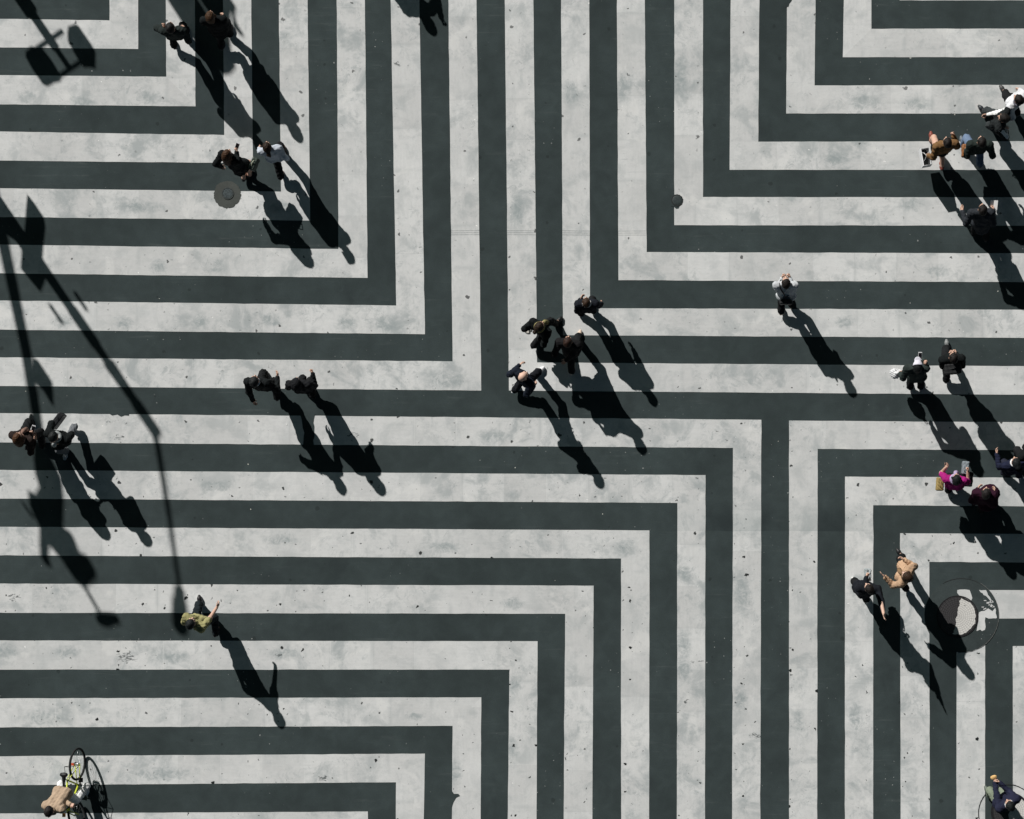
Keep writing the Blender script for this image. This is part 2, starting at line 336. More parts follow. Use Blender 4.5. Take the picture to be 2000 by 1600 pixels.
    c = mix_n(n, l, math_n(n, l, 'MULTIPLY', seam, .35), c, mix_n(n, l, math_n(n, l, 'GREATER_THAN', wn_.outputs[0], .8), (.74, .74, .72), (.34, .36, .36)))
    gp = n.new("ShaderNodeSeparateXYZ"); l.new(P, gp.inputs[0])
    gy_ = math_n(n, l, 'MULTIPLY_ADD', noise_n(n, l, P, .6, 2).outputs[0], .05, gp.outputs[1])
    inb = math_n(n, l, 'MULTIPLY', math_n(n, l, 'LESS_THAN', math_n(n, l, 'ABSOLUTE', math_n(n, l, 'SUBTRACT', gy_, 3.655)), .075), math_n(n, l, 'LESS_THAN', math_n(n, l, 'ABSOLUTE', math_n(n, l, 'SUBTRACT', gp.outputs[0], .65)), 2.1))
    cuts = math_n(n, l, 'MULTIPLY', inb, ramp_n(n, l, math_n(n, l, 'SINE', math_n(n, l, 'MULTIPLY', gy_, 150.0)), .2, .8))
    c = mix_n(n, l, math_n(n, l, 'MULTIPLY', cuts, ramp_n(n, l, fine, .3, .6, .25, .7)), c, (.2, .22, .22))
    south = ramp_n(n, l, gp.outputs[1], -7, 6, 1, .35)
    big_spots = spots(n, l, Q, 2.1, .018, .042, .27); small_spots = spots(n, l, Q, 5.2, .007, .019, .26)
    c = mix_n(n, l, math_n(n, l, 'MULTIPLY', small_spots, math_n(n, l, 'MULTIPLY', south, .9)), c, (.05, .055, .055))
    c = mix_n(n, l, math_n(n, l, 'MULTIPLY', math_n(n, l, 'MULTIPLY', big_spots, 1.0), ramp_n(n, l, gp.outputs[1], -6, 8, 1, .7)), c, (.014, .017, .017))
    c = mix_n(n, l, math_n(n, l, 'MULTIPLY', spots(n, l, Q, 1.3, .008, .016, .14), .9), c, (.85, .85, .83))
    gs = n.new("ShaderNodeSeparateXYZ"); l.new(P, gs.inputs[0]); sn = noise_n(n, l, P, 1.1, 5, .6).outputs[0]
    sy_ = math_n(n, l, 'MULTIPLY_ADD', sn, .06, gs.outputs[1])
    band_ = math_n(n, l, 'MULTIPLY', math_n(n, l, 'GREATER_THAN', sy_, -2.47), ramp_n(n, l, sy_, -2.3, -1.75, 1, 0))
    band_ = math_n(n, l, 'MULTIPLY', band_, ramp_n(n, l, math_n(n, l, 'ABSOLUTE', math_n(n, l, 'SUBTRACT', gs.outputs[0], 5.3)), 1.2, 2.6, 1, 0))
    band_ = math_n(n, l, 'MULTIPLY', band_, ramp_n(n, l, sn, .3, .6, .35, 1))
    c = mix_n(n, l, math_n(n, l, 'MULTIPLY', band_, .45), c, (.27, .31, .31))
    l.new(c, b.inputs["Base Color"]); b.inputs["Roughness"].default_value = .8; b.inputs["Specular IOR Level"].default_value = .2
    bp = n.new("ShaderNodeBump"); bp.inputs["Strength"].default_value = .25; bp.inputs["Distance"].default_value = .004
    l.new(grain, bp.inputs["Height"]); l.new(bp.outputs[0], b.inputs["Normal"])
    return m
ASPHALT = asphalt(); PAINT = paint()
PATCH = asphalt("patch_asphalt", (.042, .054, .0545)); PATCH_BROWN = asphalt("brown_patch_asphalt", (.064, .070, .065))
BLACK_METAL = plain("black_metal", (.02, .021, .022), .5, .2, 30, .6); GREY_METAL = plain("grey_painted_metal", (.25, .26, .27), .5, .1, 10)
IRON = plain("cast_iron", (.020, .020, .022), .6, .35, 40, .3, .4)

# ------------------------------------------------------------------ ground
s = 250
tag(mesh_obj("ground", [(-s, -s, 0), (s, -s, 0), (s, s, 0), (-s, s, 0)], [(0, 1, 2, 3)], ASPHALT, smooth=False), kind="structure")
# ------------------------------------------------------------------ painted L bands: corners measured in the photo
LEFT = [(37, 93), (147, 204), (257, 314), (368, 424), (478, 534), (587, 644), (698, 754)]
TOPA = [(214, 270), (324, 381), (436, 491), (545, 601), (658, 713), (763.5, 819.5), (876, 931)]
CORA = [((214, 40), (270, 96)), ((325, 150), (382, 208)), ((438, 264), (494, 319)), ((549, 374.5), (606, 431)), ((661, 486.5), (718, 543)), ((774, 597), (830, 653)), ((884, 706), (940, 763))]
LEFTC = [(807, 864), (918, 974), (1029, 1085), (1140, 1197), (1251, 1308), (1364, 1421), (1477, 1534), (1589, 1645)]
CORC = [((1487, 820), (1431.5, 875)), ((1378, 928), (1323, 982.5)), ((1268.5, 1036), (1213, 1091)), ((1159.5, 1144), (1104, 1199)), ((1050, 1252.5), (995, 1308)), ((940, 1362), (884, 1418)), ((830, 1472), (773.5, 1528)), ((718.5, 1585), (662, 1641))]
BOTC = [(1485, 1430), (1377, 1322), (1268, 1213), (1157, 1101), (1048, 992), (939, 883), (828, 771), (717, 661)]
CORB = [((994, 763), (1049, 708)), ((1099.5, 655), (1152.5, 602)), ((1208, 547.5), (1263, 492.5)), ((1317, 440), (1373, 385)), ((1425, 332), (1481, 277)), ((1535.5, 222), (1591, 167)), ((1646, 112), (1702, 56.5)), ((1757, 1), (1812, -55))]
TOPB = [(986, 1042), (1096, 1151), (1205, 1259.5), (1317, 1373), (1427, 1483), (1537, 1592.5), (1647.5, 1702), (1757, 1812)]
RIGHTB = [(771, 715), (660, 605), (551, 495), (441, 385.5), (332, 276), (222, 166), (112, 56), (1, -55)]
CORD = [((1541, 821.5), (1597, 877)), ((1650.5, 931), (1705.5, 987)), ((1758, 1041.5), (1815, 1097.5)), ((1868.5, 1152), (1924, 1208)), ((1978, 1262), (2033, 1318)), ((2088, 1372), (2143, 1428))]
RIGHTD = [(824.5, 879.5), (933, 989), (1043, 1098.5), (1152.5, 1208.5), (1262.5, 1318.5), (1372, 1428)]
BOTD = [(1541, 1596), (1650, 1705.5), (1759, 1816), (1868, 1924), (1978, 2033), (2088, 2143)]
def arm(Va, Vb, end_a, end_b, u0):
    """strip between the corner points Va (outer) / Vb (inner) and far ends, edges slightly uneven"""
    a0, b0, a1, b1 = [np.array(p, float) for p in (Va, Vb, end_a, end_b)]
    L = np.linalg.norm(a1-a0); n = max(2, int(L/22)); V = []; UV = []; ad = (a1-a0)/L
    for i in range(n+1):
        t = i/n; j = 0 if i in (0,) else 1
        d = unit(np.append(a1-b1, 0))[:2]
        a = a0+(a1-a0)*t+d*rng.normal(0, .2)*j; b = b0+(b1-b0)*t+d*rng.normal(0, .2)*j
        V += [G(*a, .004), G(*b, .004)]
        UV += [(u0+a@ad/PPM, 0), (u0+b@ad/PPM, .58)]
    F = [(2*i, 2*i+1, 2*i+3, 2*i+2) for i in range(n)]
    return V, F, UV
def orient(V, F):
    V = np.asarray(V); out = []
    for f in F:
        p = V[list(f)]; ar = sum(p[i][0]*p[(i+1) % len(f)][1]-p[(i+1) % len(f)][0]*p[i][1] for i in range(len(f)))
        out.append(f if ar > 0 else tuple(reversed(f)))
    return out
def far(c, e, ext):              # extend the line c->e beyond e
    c = np.array(c, float); e = np.array(e, float); return e+unit(np.append(e-c, 0))[:2]*ext
def band(co, ci, ho, hi, vo, vi):
    V1, F1, U1 = arm(co, ci, ho, hi, 0); V2, F2, U2 = arm(co, ci, vo, vi, 31.7)
    V = V1+V2; F = F1+[tuple(q+len(V1) for q in f) for f in F2]; F = orient(V, F)
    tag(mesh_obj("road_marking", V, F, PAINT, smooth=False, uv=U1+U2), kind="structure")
E = 500
for (ci, co), (y0, y1), (x0, x1) in zip(CORA, LEFT, TOPA):
    band(co, ci, far(co, (0, y1), E), far(ci, (0, y0), E), far(co, (x1, 25), E) if co[1] > 100 else (x1, -E), far(ci, (x0, 25), E) if ci[1] > 100 else (x0, -E))
for (co, ci), (y0, y1), (x0, x1) in zip(CORC, LEFTC, BOTC):
    band(co, ci, far(co, (0, y0), E), far(ci, (0, y1), E), far(co, (x0, 1580), E) if co[1] < 1500 else (x0, 1600+E), far(ci, (x1, 1580), E) if ci[1] < 1500 else (x1, 1600+E))
for (co, ci), (x0, x1), (y0, y1) in zip(CORB, TOPB, RIGHTB):
    band(co, ci, far(co, (1970, y0), E), far(ci, (1970, y1), E), far(co, (x0, 25), E) if co[1] > 100 else (x0, -E), far(ci, (x1, 25), E) if ci[1] > 100 else (x1, -E))
for (co, ci), (y0, y1), (x0, x1) in zip(CORD, RIGHTD, BOTD):
    band(co, ci, far(co, (1970, y0), E) if co[0] < 1900 else (2000+E, y0), far(ci, (1970, y1), E) if ci[0] < 1900 else (2000+E, y1), far(co, (x0, 1580), E) if co[1] < 1500 else (x0, 1600+E), far(ci, (x1, 1580), E) if ci[1] < 1500 else (x1, 1600+E))
def sheet(name, pts, z, mat, jitter=0, sub=0):
    P = [np.array(p, float) for p in pts]
    if sub:
        Q = []
        for i, p in enumerate(P):
            q = P[(i+1) % len(P)]; m = max(1, int(np.linalg.norm(q-p)/sub))
            for k in range(m): Q.append(p+(q-p)*k/m+rng.normal(0, jitter, 2))
        P = Q
    V = [G(*p, z) for p in P]; uv = [(v[0], v[1]) for v in V]
    return tag(mesh_obj(name, V, orient(V, [tuple(range(len(V)))]), mat, smooth=False, uv=uv), kind="structure")
# asphalt showing through / repaired spots on the bands
sheet("road_patch", [(586, 808), (616, 808), (613, 818), (614, 842), (613, 870), (592, 870), (594, 845), (590, 826)], .008, ASPHALT, .6, 8)
sheet("road_patch", [(882, 1543), (886, 1550), (895, 1550), (899, 1555), (891, 1558), (886, 1566), (882, 1578)], .008, ASPHALT, .4, 5)
sheet("road_patch", [(212, 806), (255, 806), (252, 812), (245, 811), (238, 815), (228, 811), (220, 812)], .008, ASPHALT, 1.0, 5)
sheet("road_patch", [(1534, -6), (1548, -6), (1546, 3), (1541, 7), (1540, 13), (1534, 15)], .008, ASPHALT, .3, 5)
def ring_poly(cx, cy, r, n=72, jit=0): return [(cx+(r+rng.normal(0, jit))*math.cos(2*math.pi*i/n), cy+(r+rng.normal(0, jit))*math.sin(2*math.pi*i/n)) for i in range(n)]
sheet("road_patch", ring_poly(1877.5, 1202, 72), .008, PATCH)
sheet("road_patch", ring_poly(444, 380, 26.6, 70, .7), .008, PATCH_BROWN)
BC = (1967, 1588)                # the cover under the walker at the lower right
def crack(cx, cy, r0, r1, a0, a1, col):
    n = 40; V = []
    for i in range(n+1):
        a = a0+(a1-a0)*i/n; w_ = (r1-r0)*(.5+.5*abs(math.sin(i*1.7)))
        V += [G(cx+r0*math.cos(a), cy+r0*math.sin(a), .0135), G(cx+(r0+w_)*math.cos(a), cy+(r0+w_)*math.sin(a), .0135)]
    return tag(mesh_obj("road_seam", V, orient(V, [(2*i, 2*i+1, 2*i+3, 2*i+2) for i in range(n)]), col, smooth=False), kind="structure")
DARK_SEAM = plain("seam_tar", (.03, .034, .034), .8); PALE_SEAM = plain("seam_dust", (.16, .17, .165), .9)
crack(1877.5, 1202, 71.8, 73.0, math.radians(-120), math.radians(95), DARK_SEAM); crack(1877.5, 1202, 72.8, 73.6, math.radians(-60), math.radians(60), PALE_SEAM)
crack(*BC, 55.5, 57.2, math.radians(150), math.radians(330), DARK_SEAM)
# paint left on the patch round the cover
sheet("road_marking", [(1869, 1152), (1885, 1152), (1893, 1152.3), (1896, 1160), (1899, 1168), (1897, 1174), (1892, 1173), (1886, 1169), (1880, 1166), (1873, 1163), (1870, 1158)], .012, PAINT, .5, 5)
sheet("road_marking", [(1912, 1152.5), (1925, 1152.5), (1934, 1165), (1938, 1176), (1936, 1176), (1930, 1169), (1921, 1162)], .012, PAINT, .9, 4)
sheet("road_marking", [(1912, 1196), (1922, 1193), (1930, 1189), (1938, 1193), (1944, 1188), (1947.5, 1208), (1924, 1207.5), (1924, 1230), (1918, 1233), (1914, 1230), (1908, 1233), (1909, 1219), (1911, 1205)], .012, PAINT, .6, 5)
for i in range(9):
    x, y = rng.uniform(1915, 1938), rng.uniform(1172, 1192); sheet("road_marking", [(x, y), (x+rng.uniform(3, 8), y+rng.uniform(-3, 1)), (x+rng.uniform(4, 9), y+rng.uniform(1, 3)), (x+1, y+2)], .012, PAINT, .4, 3)

# ------------------------------------------------------------------ covers in the road
def iron_lid_mat():
    m, n, l, b = nmat("patterned_iron_half_painted")
    tc = n.new("ShaderNodeTexCoord"); P = tc.outputs["Object"]
    sp = n.new("ShaderNodeSeparateXYZ"); l.new(P, sp.inputs[0])
    r = math_n(n, l, 'SQRT', math_n(n, l, 'ADD', math_n(n, l, 'POWER', sp.outputs[0], 2), math_n(n, l, 'POWER', sp.outputs[1], 2)))
    an = math_n(n, l, 'ARCTAN2', sp.outputs[1], sp.outputs[0])
    rr = math_n(n, l, 'FRACT', math_n(n, l, 'DIVIDE', r, .042)); ring = math_n(n, l, 'LESS_THAN', rr, .22)
    ra = math_n(n, l, 'FRACT', math_n(n, l, 'MULTIPLY', an, 36/(2*math.pi))); spoke = math_n(n, l, 'LESS_THAN', ra, .14)
    groove = math_n(n, l, 'MAXIMUM', ring, spoke)
    iron = mix_n(n, l, groove, (.034, .032, .034), (.012, .012, .013))
    white = mix_n(n, l, math_n(n, l, 'MULTIPLY', groove, .5), (.64, .63, .60), (.3, .3, .29))
    no = noise_n(n, l, P, 9, 4); edge = math_n(n, l, 'MULTIPLY_ADD', no.outputs[0], .10, -.05)
    side = math_n(n, l, 'ADD', math_n(n, l, 'ADD', math_n(n, l, 'MULTIPLY', sp.outputs[0], .82), math_n(n, l, 'MULTIPLY', sp.outputs[1], -.18)), edge)
    on = math_n(n, l, 'MULTIPLY', math_n(n, l, 'GREATER_THAN', side, -.015), math_n(n, l, 'LESS_THAN', math_n(n, l, 'ADD', r, edge), .375))
    chip = math_n(n, l, 'GREATER_THAN', noise_n(n, l, P, 16, 3).outputs[0], .30)
    l.new(mix_n(n, l, math_n(n, l, 'MULTIPLY', on, chip), iron, white), b.inputs["Base Color"])
    b.inputs["Roughness"].default_value = .65
    bp = n.new("ShaderNodeBump"); bp.inputs["Strength"].default_value = .8; bp.inputs["Distance"].default_value = .006; bp.invert = True
    l.new(groove, bp.inputs["Height"]); l.new(bp.outputs[0], b.inputs["Normal"])
    return m
LID = iron_lid_mat()
def cover(px, py, r, label, lid_mat, frame_mat, ring=.045):
    t = empty("manhole_cover", G(px, py, .008), label, "manhole cover")
    c = G(px, py, 0)
    MB().disc(c, [(r, .008), (r, .018), (r-ring, .018), (r-ring, .009)]).build("frame", frame_mat, t)
    V, F = [], []
    mb = MB().disc(c, [(r-ring-.006, .009), (r-ring-.006, .0165), (r*.4, .0185), (.03, .0185)]); n0 = mb.n
    mb.add([c+vec(.03*math.cos(2*math.pi*k/64), .03*math.sin(2*math.pi*k/64), .0185) for k in range(64)], [tuple(range(64))])
    mb.build("lid", lid_mat, t)
    return t
cover(1870, 1204, .43, "dark iron manhole cover half painted white inside a round asphalt patch", LID, IRON, .02)
cover(BC[0]+6, BC[1]-2, .40, "patterned manhole cover half painted white under the walker in a navy jumper", LID, IRON, .04)
cover(445, 378, .125, "small plain grey valve lid in the middle of a round brown patch", plain("worn_lid", (.060, .074, .078), .8, .5, 30, 0, .3, .1), plain("worn_lid_frame", (.055, .063, .062), .8, .3, 30, 0, 0, .1), .02)
sheet("road_patch", ring_poly(1320.5, 393, 13, 20, 1.5), .007, ASPHALT)
# small toothed cap on the band edge near the upper right corner
t = empty("drain_cap", G(1322, 391, .004), "small dark drain cap with a toothed rim at a white stripe corner", "drain cap")
mb = MB(); c = G(1322.5, 391.5)
nt = 28; pr = [(c[0]+.118*(1+.07*(k % 2)*rng.uniform(.3, 1.4))*math.cos(2*math.pi*k/nt), c[1]+.118*(1+.07*(k % 2))*math.sin(2*math.pi*k/nt)) for k in range(nt)]
mb.prism(pr, .0075, .012); mb.build("rim", plain("cap_iron", (.018, .022, .022), .6, .3, 30), t)
MB().disc(c, [(.098, .0125), (.09, .015), (.05, .016), (.0, .0165)], 40).build("lid", plain("cap_lid", (.035, .046, .047), .5, .25, 25), t, True)

# ------------------------------------------------------------------ people: templates
def head_template():
    p = [ell((0, -.012, .035), (.073, .094, .083)), ell((0, .018, -.03), (.058, .068, .082)), cap((-.03, .05, -.085), (.03, .05, -.085), .022), cap((0, .068, -.095), (0, .07, -.093), .02),
         cap((-.04, .072, .03), (.04, .072, .03), .012), ell((.0, .04, -.03), (.062, .045, .04))]
    p += [ell((sx*.032, .097, .01), (.017, .016, .012), sub=True) for sx in (-1, 1)]
    p += [cap((0, .083, .018), (0, .104, -.022), .007, .012, .012), cap((-.012, .092, -.028), (.012, .092, -.028), .009, .009, .012),
          cap((-.02, .083, -.055), (.02, .083, -.055), .006, .006, .008), cap((-.016, .081, -.066), (.016, .081, -.066), .007, .007, .008)]
    for sx in (-1, 1): p += [ell((sx*.076, -.008, -.008), (.010, .020, .031), k=.01)]
    V, F = sdf_mesh(p, .0065, .02)
    cen = V[F].mean(1)
    fm = np.zeros(len(F), int)
    fm[(abs(cen[:, 0]) < .024) & (cen[:, 1] > .076) & (cen[:, 2] < -.049) & (cen[:, 2] > -.073)] = 2
    mb = MB(); mb.add(V, F.tolist()); 
    for sx in (-1, 1):
        v, f = sdf_mesh([ell((sx*.032, .080, .01), (.0125, .0125, .0125))], .004); 
        mb.add(v, f.tolist(), 1)
    V2, F2, M = mb.arrays(); M = np.array(M); M[:len(fm)] = fm
    return V2, F2, M
HEAD = head_template()
def hair_template(style):
    sk = [ell((0, -.018, .04), (.083, .105, .092))]
    if style == 'long': sk += [cap((0, -.07, .0), (0, -.12, -.22), .085, .085), cap((-.06, -.05, 0), (-.065, -.07, -.2), .035, .04), cap((.06, -.05, 0), (.065, -.07, -.2), .035, .04), cap((-.075, .0, .0), (-.072, .02, -.13), .022, .02), cap((.075, .0, .0), (.072, .02, -.13), .022, .02)]
    if style == 'bob': sk += [cap((0, -.06, .0), (0, -.06, -.09), .08, .06), cap((-.075, .01, .0), (-.072, .02, -.09), .026, .024), cap((.075, .01, .0), (.072, .02, -.09), .026, .024)]
    if style == 'pony': sk += [cap((0, -.11, .02), (0, -.15, .01), .03, .035), cap((0, -.15, .01), (0, -.17, -.14), .035, .018)]
    if style == 'bun': sk += [ell((0, -.105, .075), (.042, .042, .04))]
    if style == 'hood': sk = [ell((0, -.02, .03), (.10, .12, .115)), cap((0, -.09, -.05), (0, -.08, -.12), .07, .09)]
    fo = folds(.005, len(style), .035)
    def post(X, Y, Z, D):
        D = fo(X, Y, Z, D)
        face = np.maximum(.058-Y, 0)*0
        cutf = np.minimum(Y-.045, .062-.4*(Y-.05)-Z)      # >0 in the face window
        if style in ('long', 'bob', 'hood'): D = np.maximum(D, np.minimum(np.minimum(Y-.035, .056-Z), 1))
        else: D = np.maximum(D, np.minimum(Y-.04, .058-Z)); 
        if style in ('short', 'pony', 'bun'): D = np.maximum(D, np.minimum(-.055-Z+0*X+0*Y, .2) if style == 'short' else np.minimum(-.055-Z+0*X, Y+.10))
        return D
    return sdf_mesh(sk, .0075, .02, post)
HAIR = {}
def hair(style):
    if style not in HAIR: HAIR[style] = hair_template(style)
    return HAIR[style]
def cap_template():
    V, F = sdf_mesh([ell((0, -.012, .055), (.09, .108, .078)), ell((0, .10, .045), (.062, .065, .010))], .0075, .012, lambda X, Y, Z, D: np.maximum(np.maximum(D, np.minimum(.04-Z, .085-Y)), .0-Y+.25*(Z-.05)+0*X))
    return V, F
CAPT = cap_template()
def hand_template(pose):
    """right hand: +X along the fingers, +Y thumb side, +Z back of the hand"""
    curl = {'relaxed': (22, 32, 22), 'grip': (65, 80, 45), 'open': (4, 8, 5)}[pose]; spread = {'relaxed': 2.5, 'grip': 0, 'open': 9}[pose]
    p = []
    ys = [.030, .010, -.010, -.029]; Ls = [.072, .080, .074, .058]; r0 = [.0092, .0095, .009, .008]
    for i in range(4):
        p += [cap((0, ys[i]*.6, 0), (.088-(.006 if i == 3 else 0), ys[i], 0), .0135, .0115, .012)]
        pos = vec(.088-(.006 if i == 3 else 0), ys[i], 0); a = 0; sp_ = math.radians(spread*(1.5-i)); seg = [.46, .30, .24]
        for j in range(3):
            a += math.radians(curl[j]*(1+.08*i)); d = vec(math.cos(a)*math.cos(sp_), math.cos(a)*math.sin(sp_), -math.sin(a)); q = pos+d*Ls[i]*seg[j]
            p.append(cap(pos, q, r0[i]*(1-.1*j), r0[i]*(.93-.1*j), .006)); pos = q
    th = {'relaxed': [(.045, .048, -.012), (.074, .060, -.022), (.098, .062, -.030)], 'grip': [(.045, .042, -.02), (.072, .040, -.042), (.09, .022, -.055)], 'open': [(.04, .055, -.006), (.066, .082, -.010), (.086, .099, -.012)]}[pose]
    b = vec(.018, .024, -.004); 
    for q, r_ in zip(th, (.0135, .0105, .009)): p.append(cap(b, q, r_, r_*.88, .008)); b = vec(*q)
    p.append(cap((-.03, 0, 0), (.02, 0, 0), .027, .026, .02))
    return sdf_mesh(p, .0048, .01)
HANDS = {q: hand_template(q) for q in ('relaxed', 'grip', 'open')}
def shoe_template():
    p = [cap((0, -.10, .045), (0, -.06, .06), .036, .042), cap((0, -.05, .05), (0, .06, .04), .04, .042), cap((-.008, .06, .036), (-.006, .112, .03), .040, .03), cap((0, -.065, .06), (0, -.065, .105), .042, .043)]
    V, F = sdf_mesh(p, .0085, .03, lambda X, Y, Z, D: np.maximum(D, np.maximum(-Z+0*X, np.minimum(Z-.10+0*X, .05))))
    fm = (V[F].mean(1)[:, 2] < .026).astype(int)
    return V, F, fm
SHOE = shoe_template()
def xf(V, R, t, s=1.0): return (np.asarray(V)*s)@np.asarray(R)+np.asarray(t)    # rows of R are the local axes in world
SKIN = {'light': plain("skin", (.52, .33, .25), .6, .08, 20), 'pale': plain("skin", (.60, .40, .31), .6, .08, 20)}
EYE = plain("eye", (.05, .04, .035), .2, .0); LIP = plain("lip", (.38, .17, .15), .5, .05)

def ik(a, c, l1, l2, hint):
    d = c-a; L = np.linalg.norm(d); mx = (l1+l2)*.995
    if L > mx: c = a+d/L*mx; d = c-a; L = mx
    L = max(L, abs(l1-l2)+.02)
    x = (l1*l1-l2*l2+L*L)/(2*L); y = math.sqrt(max(l1*l1-x*x, 0)); u = d/np.linalg.norm(d)
    hp = hint-u*np.dot(hint, u); 
    if np.linalg.norm(hp) < 1e-4: hp = np.cross(u, [0, 0, 1.])
    return a+u*x+unit(hp)*y, c

def person(label, head, face, feet, h=1.68, hands=(None, None), pose=('relaxed', 'relaxed'), top=(.015, .017, .018), sleeve='long', style='jacket', hem=None,
           legs=(.013, .014, .015), leg_style='trousers', hair_s='short', hair_c=(.012, .010, .009), shoes=(.015, .015, .016), sole=(.12, .12, .12), skin='light',
           pelvis=None, pz=None, hz=None, look=None, cap_c=None, collar=None, scarf=None, stripe=None, bulk=1.0, twist=0, hint=(None, None), group="people on the crossing", fat=0.0, tilt=0):
    sd = int(rng.integers(1 << 30)); s = h/1.70; mt = cloth
    a = math.radians(face); f = vec(math.cos(a), -math.sin(a), 0); r = vec(f[1], -f[0], 0); up = vec(0, 0, 1)
    C = W(*head, hz if hz else h-.115*s)
    # feet
    ank = []; shoeT = []; toes = []
    for i, ft in enumerate(feet):
        x, y, ta, pit = (list(ft)+[0])[:4]; t_ = vec(math.cos(math.radians(ta)), -math.sin(math.radians(ta)), 0); g = G(x, y)
        p_ = math.radians(pit); rt = vec(t_[1], -t_[0], 0)
        fy = t_*math.cos(p_)-up*math.sin(p_); fu = up*math.cos(p_)+t_*math.sin(p_)      # heel raised by pitch about the ball
        base = g+t_*.075*s-fy*.075*s+vec(0, 0, .013)
        shoeT.append((np.array([rt, fy, fu]), base)); ank.append(base-fy*.062*s+fu*.085*s); toes.append(t_)
    mid = (ank[0]+ank[1])/2
    L = .515*s
    N = C-up*.195*s-f*.02
    if pelvis is not None: Pv = W(*pelvis, pz)
    else:
        pg = mid*.5+C*.5 if True else mid
        off = np.linalg.norm((N-pg)[:2]); off = min(off, L*.75); d2 = unit(np.append((pg-N)[:2], 0)) if off > 1e-3 else f*0
        Pv = N+d2*off-up*math.sqrt(L*L-off*off)
    tl, sl = .43*s, .42*s
    for it in range(60):                                # lower the hips until both feet are reached
        hips = [Pv+r*sg*.088*s-up*.03*s for sg in (-1, 1)]
        if all(np.linalg.norm(hips[i]-ank[i]) < (tl+sl)*.992 for i in (0, 1)): break
        Pv = Pv-up*.008; N = N-up*.004; C = C-up*.004
    u = unit(N-Pv); ft_ = unit(f-u*np.dot(f, u)); rr = np.cross(ft_, u)
    tw = math.radians(twist); rs = rr*math.cos(tw)+ft_*math.sin(tw); fs = ft_*math.cos(tw)-rr*math.sin(tw)
    knees = []
    for i in (0, 1):
        kn, an = ik(hips[i], ank[i], tl, sl, f+toes[i]*.4); knees.append(kn); ank[i] = an
    sh = [N-u*.055*s+rs*sg*.186*s*bulk for sg in (-1, 1)]
    fw = [np.dot(ank[i]-mid, f) for i in (0, 1)]
    el, wr, hd = [], [], []
    for i, sg in enumerate((-1, 1)):
        if hands[i] is None:
            hpos = sh[i]-up*.56*s+rs*sg*.12+f*(-fw[i]*.5+.05)
        else: hpos = W(*hands[i])
        hi = vec(*hint[i]) if hint[i] is not None else (-f*.7-up*.6+rs*sg*.22)
        # wrist lies short of the palm centre
        e, wv = ik(sh[i], hpos-unit(hpos-sh[i])*.05, .285*s, .25*s, hi)
        el.append(e); wr.append(wv); hd.append(unit(unit(wv-e)+.25*unit(hpos-wv+1e-6)))
    T = empty("person", vec(Pv[0], Pv[1], 0), label, "person", group)
    # ---- body
    def torso(x, k2=1.0):
        q = []
        for sg in (-1, 1):
            q += [cap(N-u*.13*s+rs*sg*.085*s*bulk, Pv+u*.15*s+rr*sg*.055*s, (.093+x)*k2, (.083+fat+x)*k2), cap(Pv+u*.15*s+rr*sg*.055*s, Pv+rr*sg*.075*s-u*.01, (.083+fat+x)*k2, .098+x+fat),
                  cap(N-u*.02*s, sh[0 if sg < 0 else 1], .055+x, .058+x)]
        return q
    def arms(x, short=False):
        q = []
        for i in (0, 1):
            if short: q += [cap(sh[i], sh[i]+(el[i]-sh[i])*.85, .056+x, .052+x)]
            else: q += [cap(sh[i], el[i], .055+x, .043+x), cap(el[i], wr[i], .043+x, .032+x*.75)]
        return q
    def legp(x, flare=0):
        q = [cap(hips[0], hips[1], .098+x*.6)]
        for i in (0, 1):
            q += [cap(hips[i], knees[i], .088+x, .060+x), cap(knees[i], knees[i]+(ank[i]-knees[i])*.35, .060+x, .057+x), cap(knees[i]+(ank[i]-knees[i])*.35, ank[i], .057+x, .040+x+flare)]
        return q
    body = torso(0)+arms(0)+legp(0)+[cap(N-u*.02, C-up*.03*s, .056*s, .052*s)]
    for i in (0, 1): body += [cap(ank[i], ank[i]+toes[i]*.12-up*.045, .038, .026)]
    V, F = sdf_mesh(body, .017, .035)
    mb = MB().add(V, F.tolist(), 0)
    # head
    la = math.radians(look if look is not None else face); hf = vec(math.cos(la), -math.sin(la), 0)
    ti = math.radians(tilt); hu = up*math.cos(ti)+hf*math.sin(ti); hf2 = hf*math.cos(ti)-up*math.sin(ti); hr = np.cross(hf2, hu)
    RH = np.array([hr, hf2, hu])
    hv, hfc, hm = HEAD; vv = xf(hv, RH, C, s*1.05); 
    n0 = mb.n; mb.V.append(vv); mb.F += [[int(q)+n0 for q in ff] for ff in hfc]; mb.M += list(map(int, hm)); mb.n += len(vv)
    for i, sg in enumerate((-1, 1)):
        x = hd[i]
        y = up*.55+f*.85 if abs(x[2]) < .75 else f
        y = unit(y-x*np.dot(y, x)); z = np.cross(x, y)
        V0, F0 = HANDS[pose[i]]
        if i == 0: V0 = V0*vec(1, 1, -1); F0 = F0[:, ::-1]
        mb.add(xf(V0, np.array([x, y, z]), wr[i], s*.97), F0.tolist(), 0)
    mb.build("body", [SKIN[skin], EYE, LIP], T, True)
    # ---- clothes
    fo = folds(.007, sd, .10)
    if leg_style == 'trousers':
        zs = [ank[i]-unit(knees[i]-ank[i])*.015 for i in (0, 1)]
        def post(X, Y, Z, D):
            D = fo(X, Y, Z, D)
            wst = (X-Pv[0])*u[0]+(Y-Pv[1])*u[1]+(Z-Pv[2])*u[2]-.13
            D = np.maximum(D, wst)
            return D
        V, F = sdf_mesh(legp(.016, .018)+[cap(Pv+rr*-.07*s+u*.12, Pv+rr*.07*s+u*.12, .105+fat)], .0145, .03, post)
        mesh_obj("trousers", V, F.tolist(), mt(legs), T)
    elif leg_style == 'skirt':
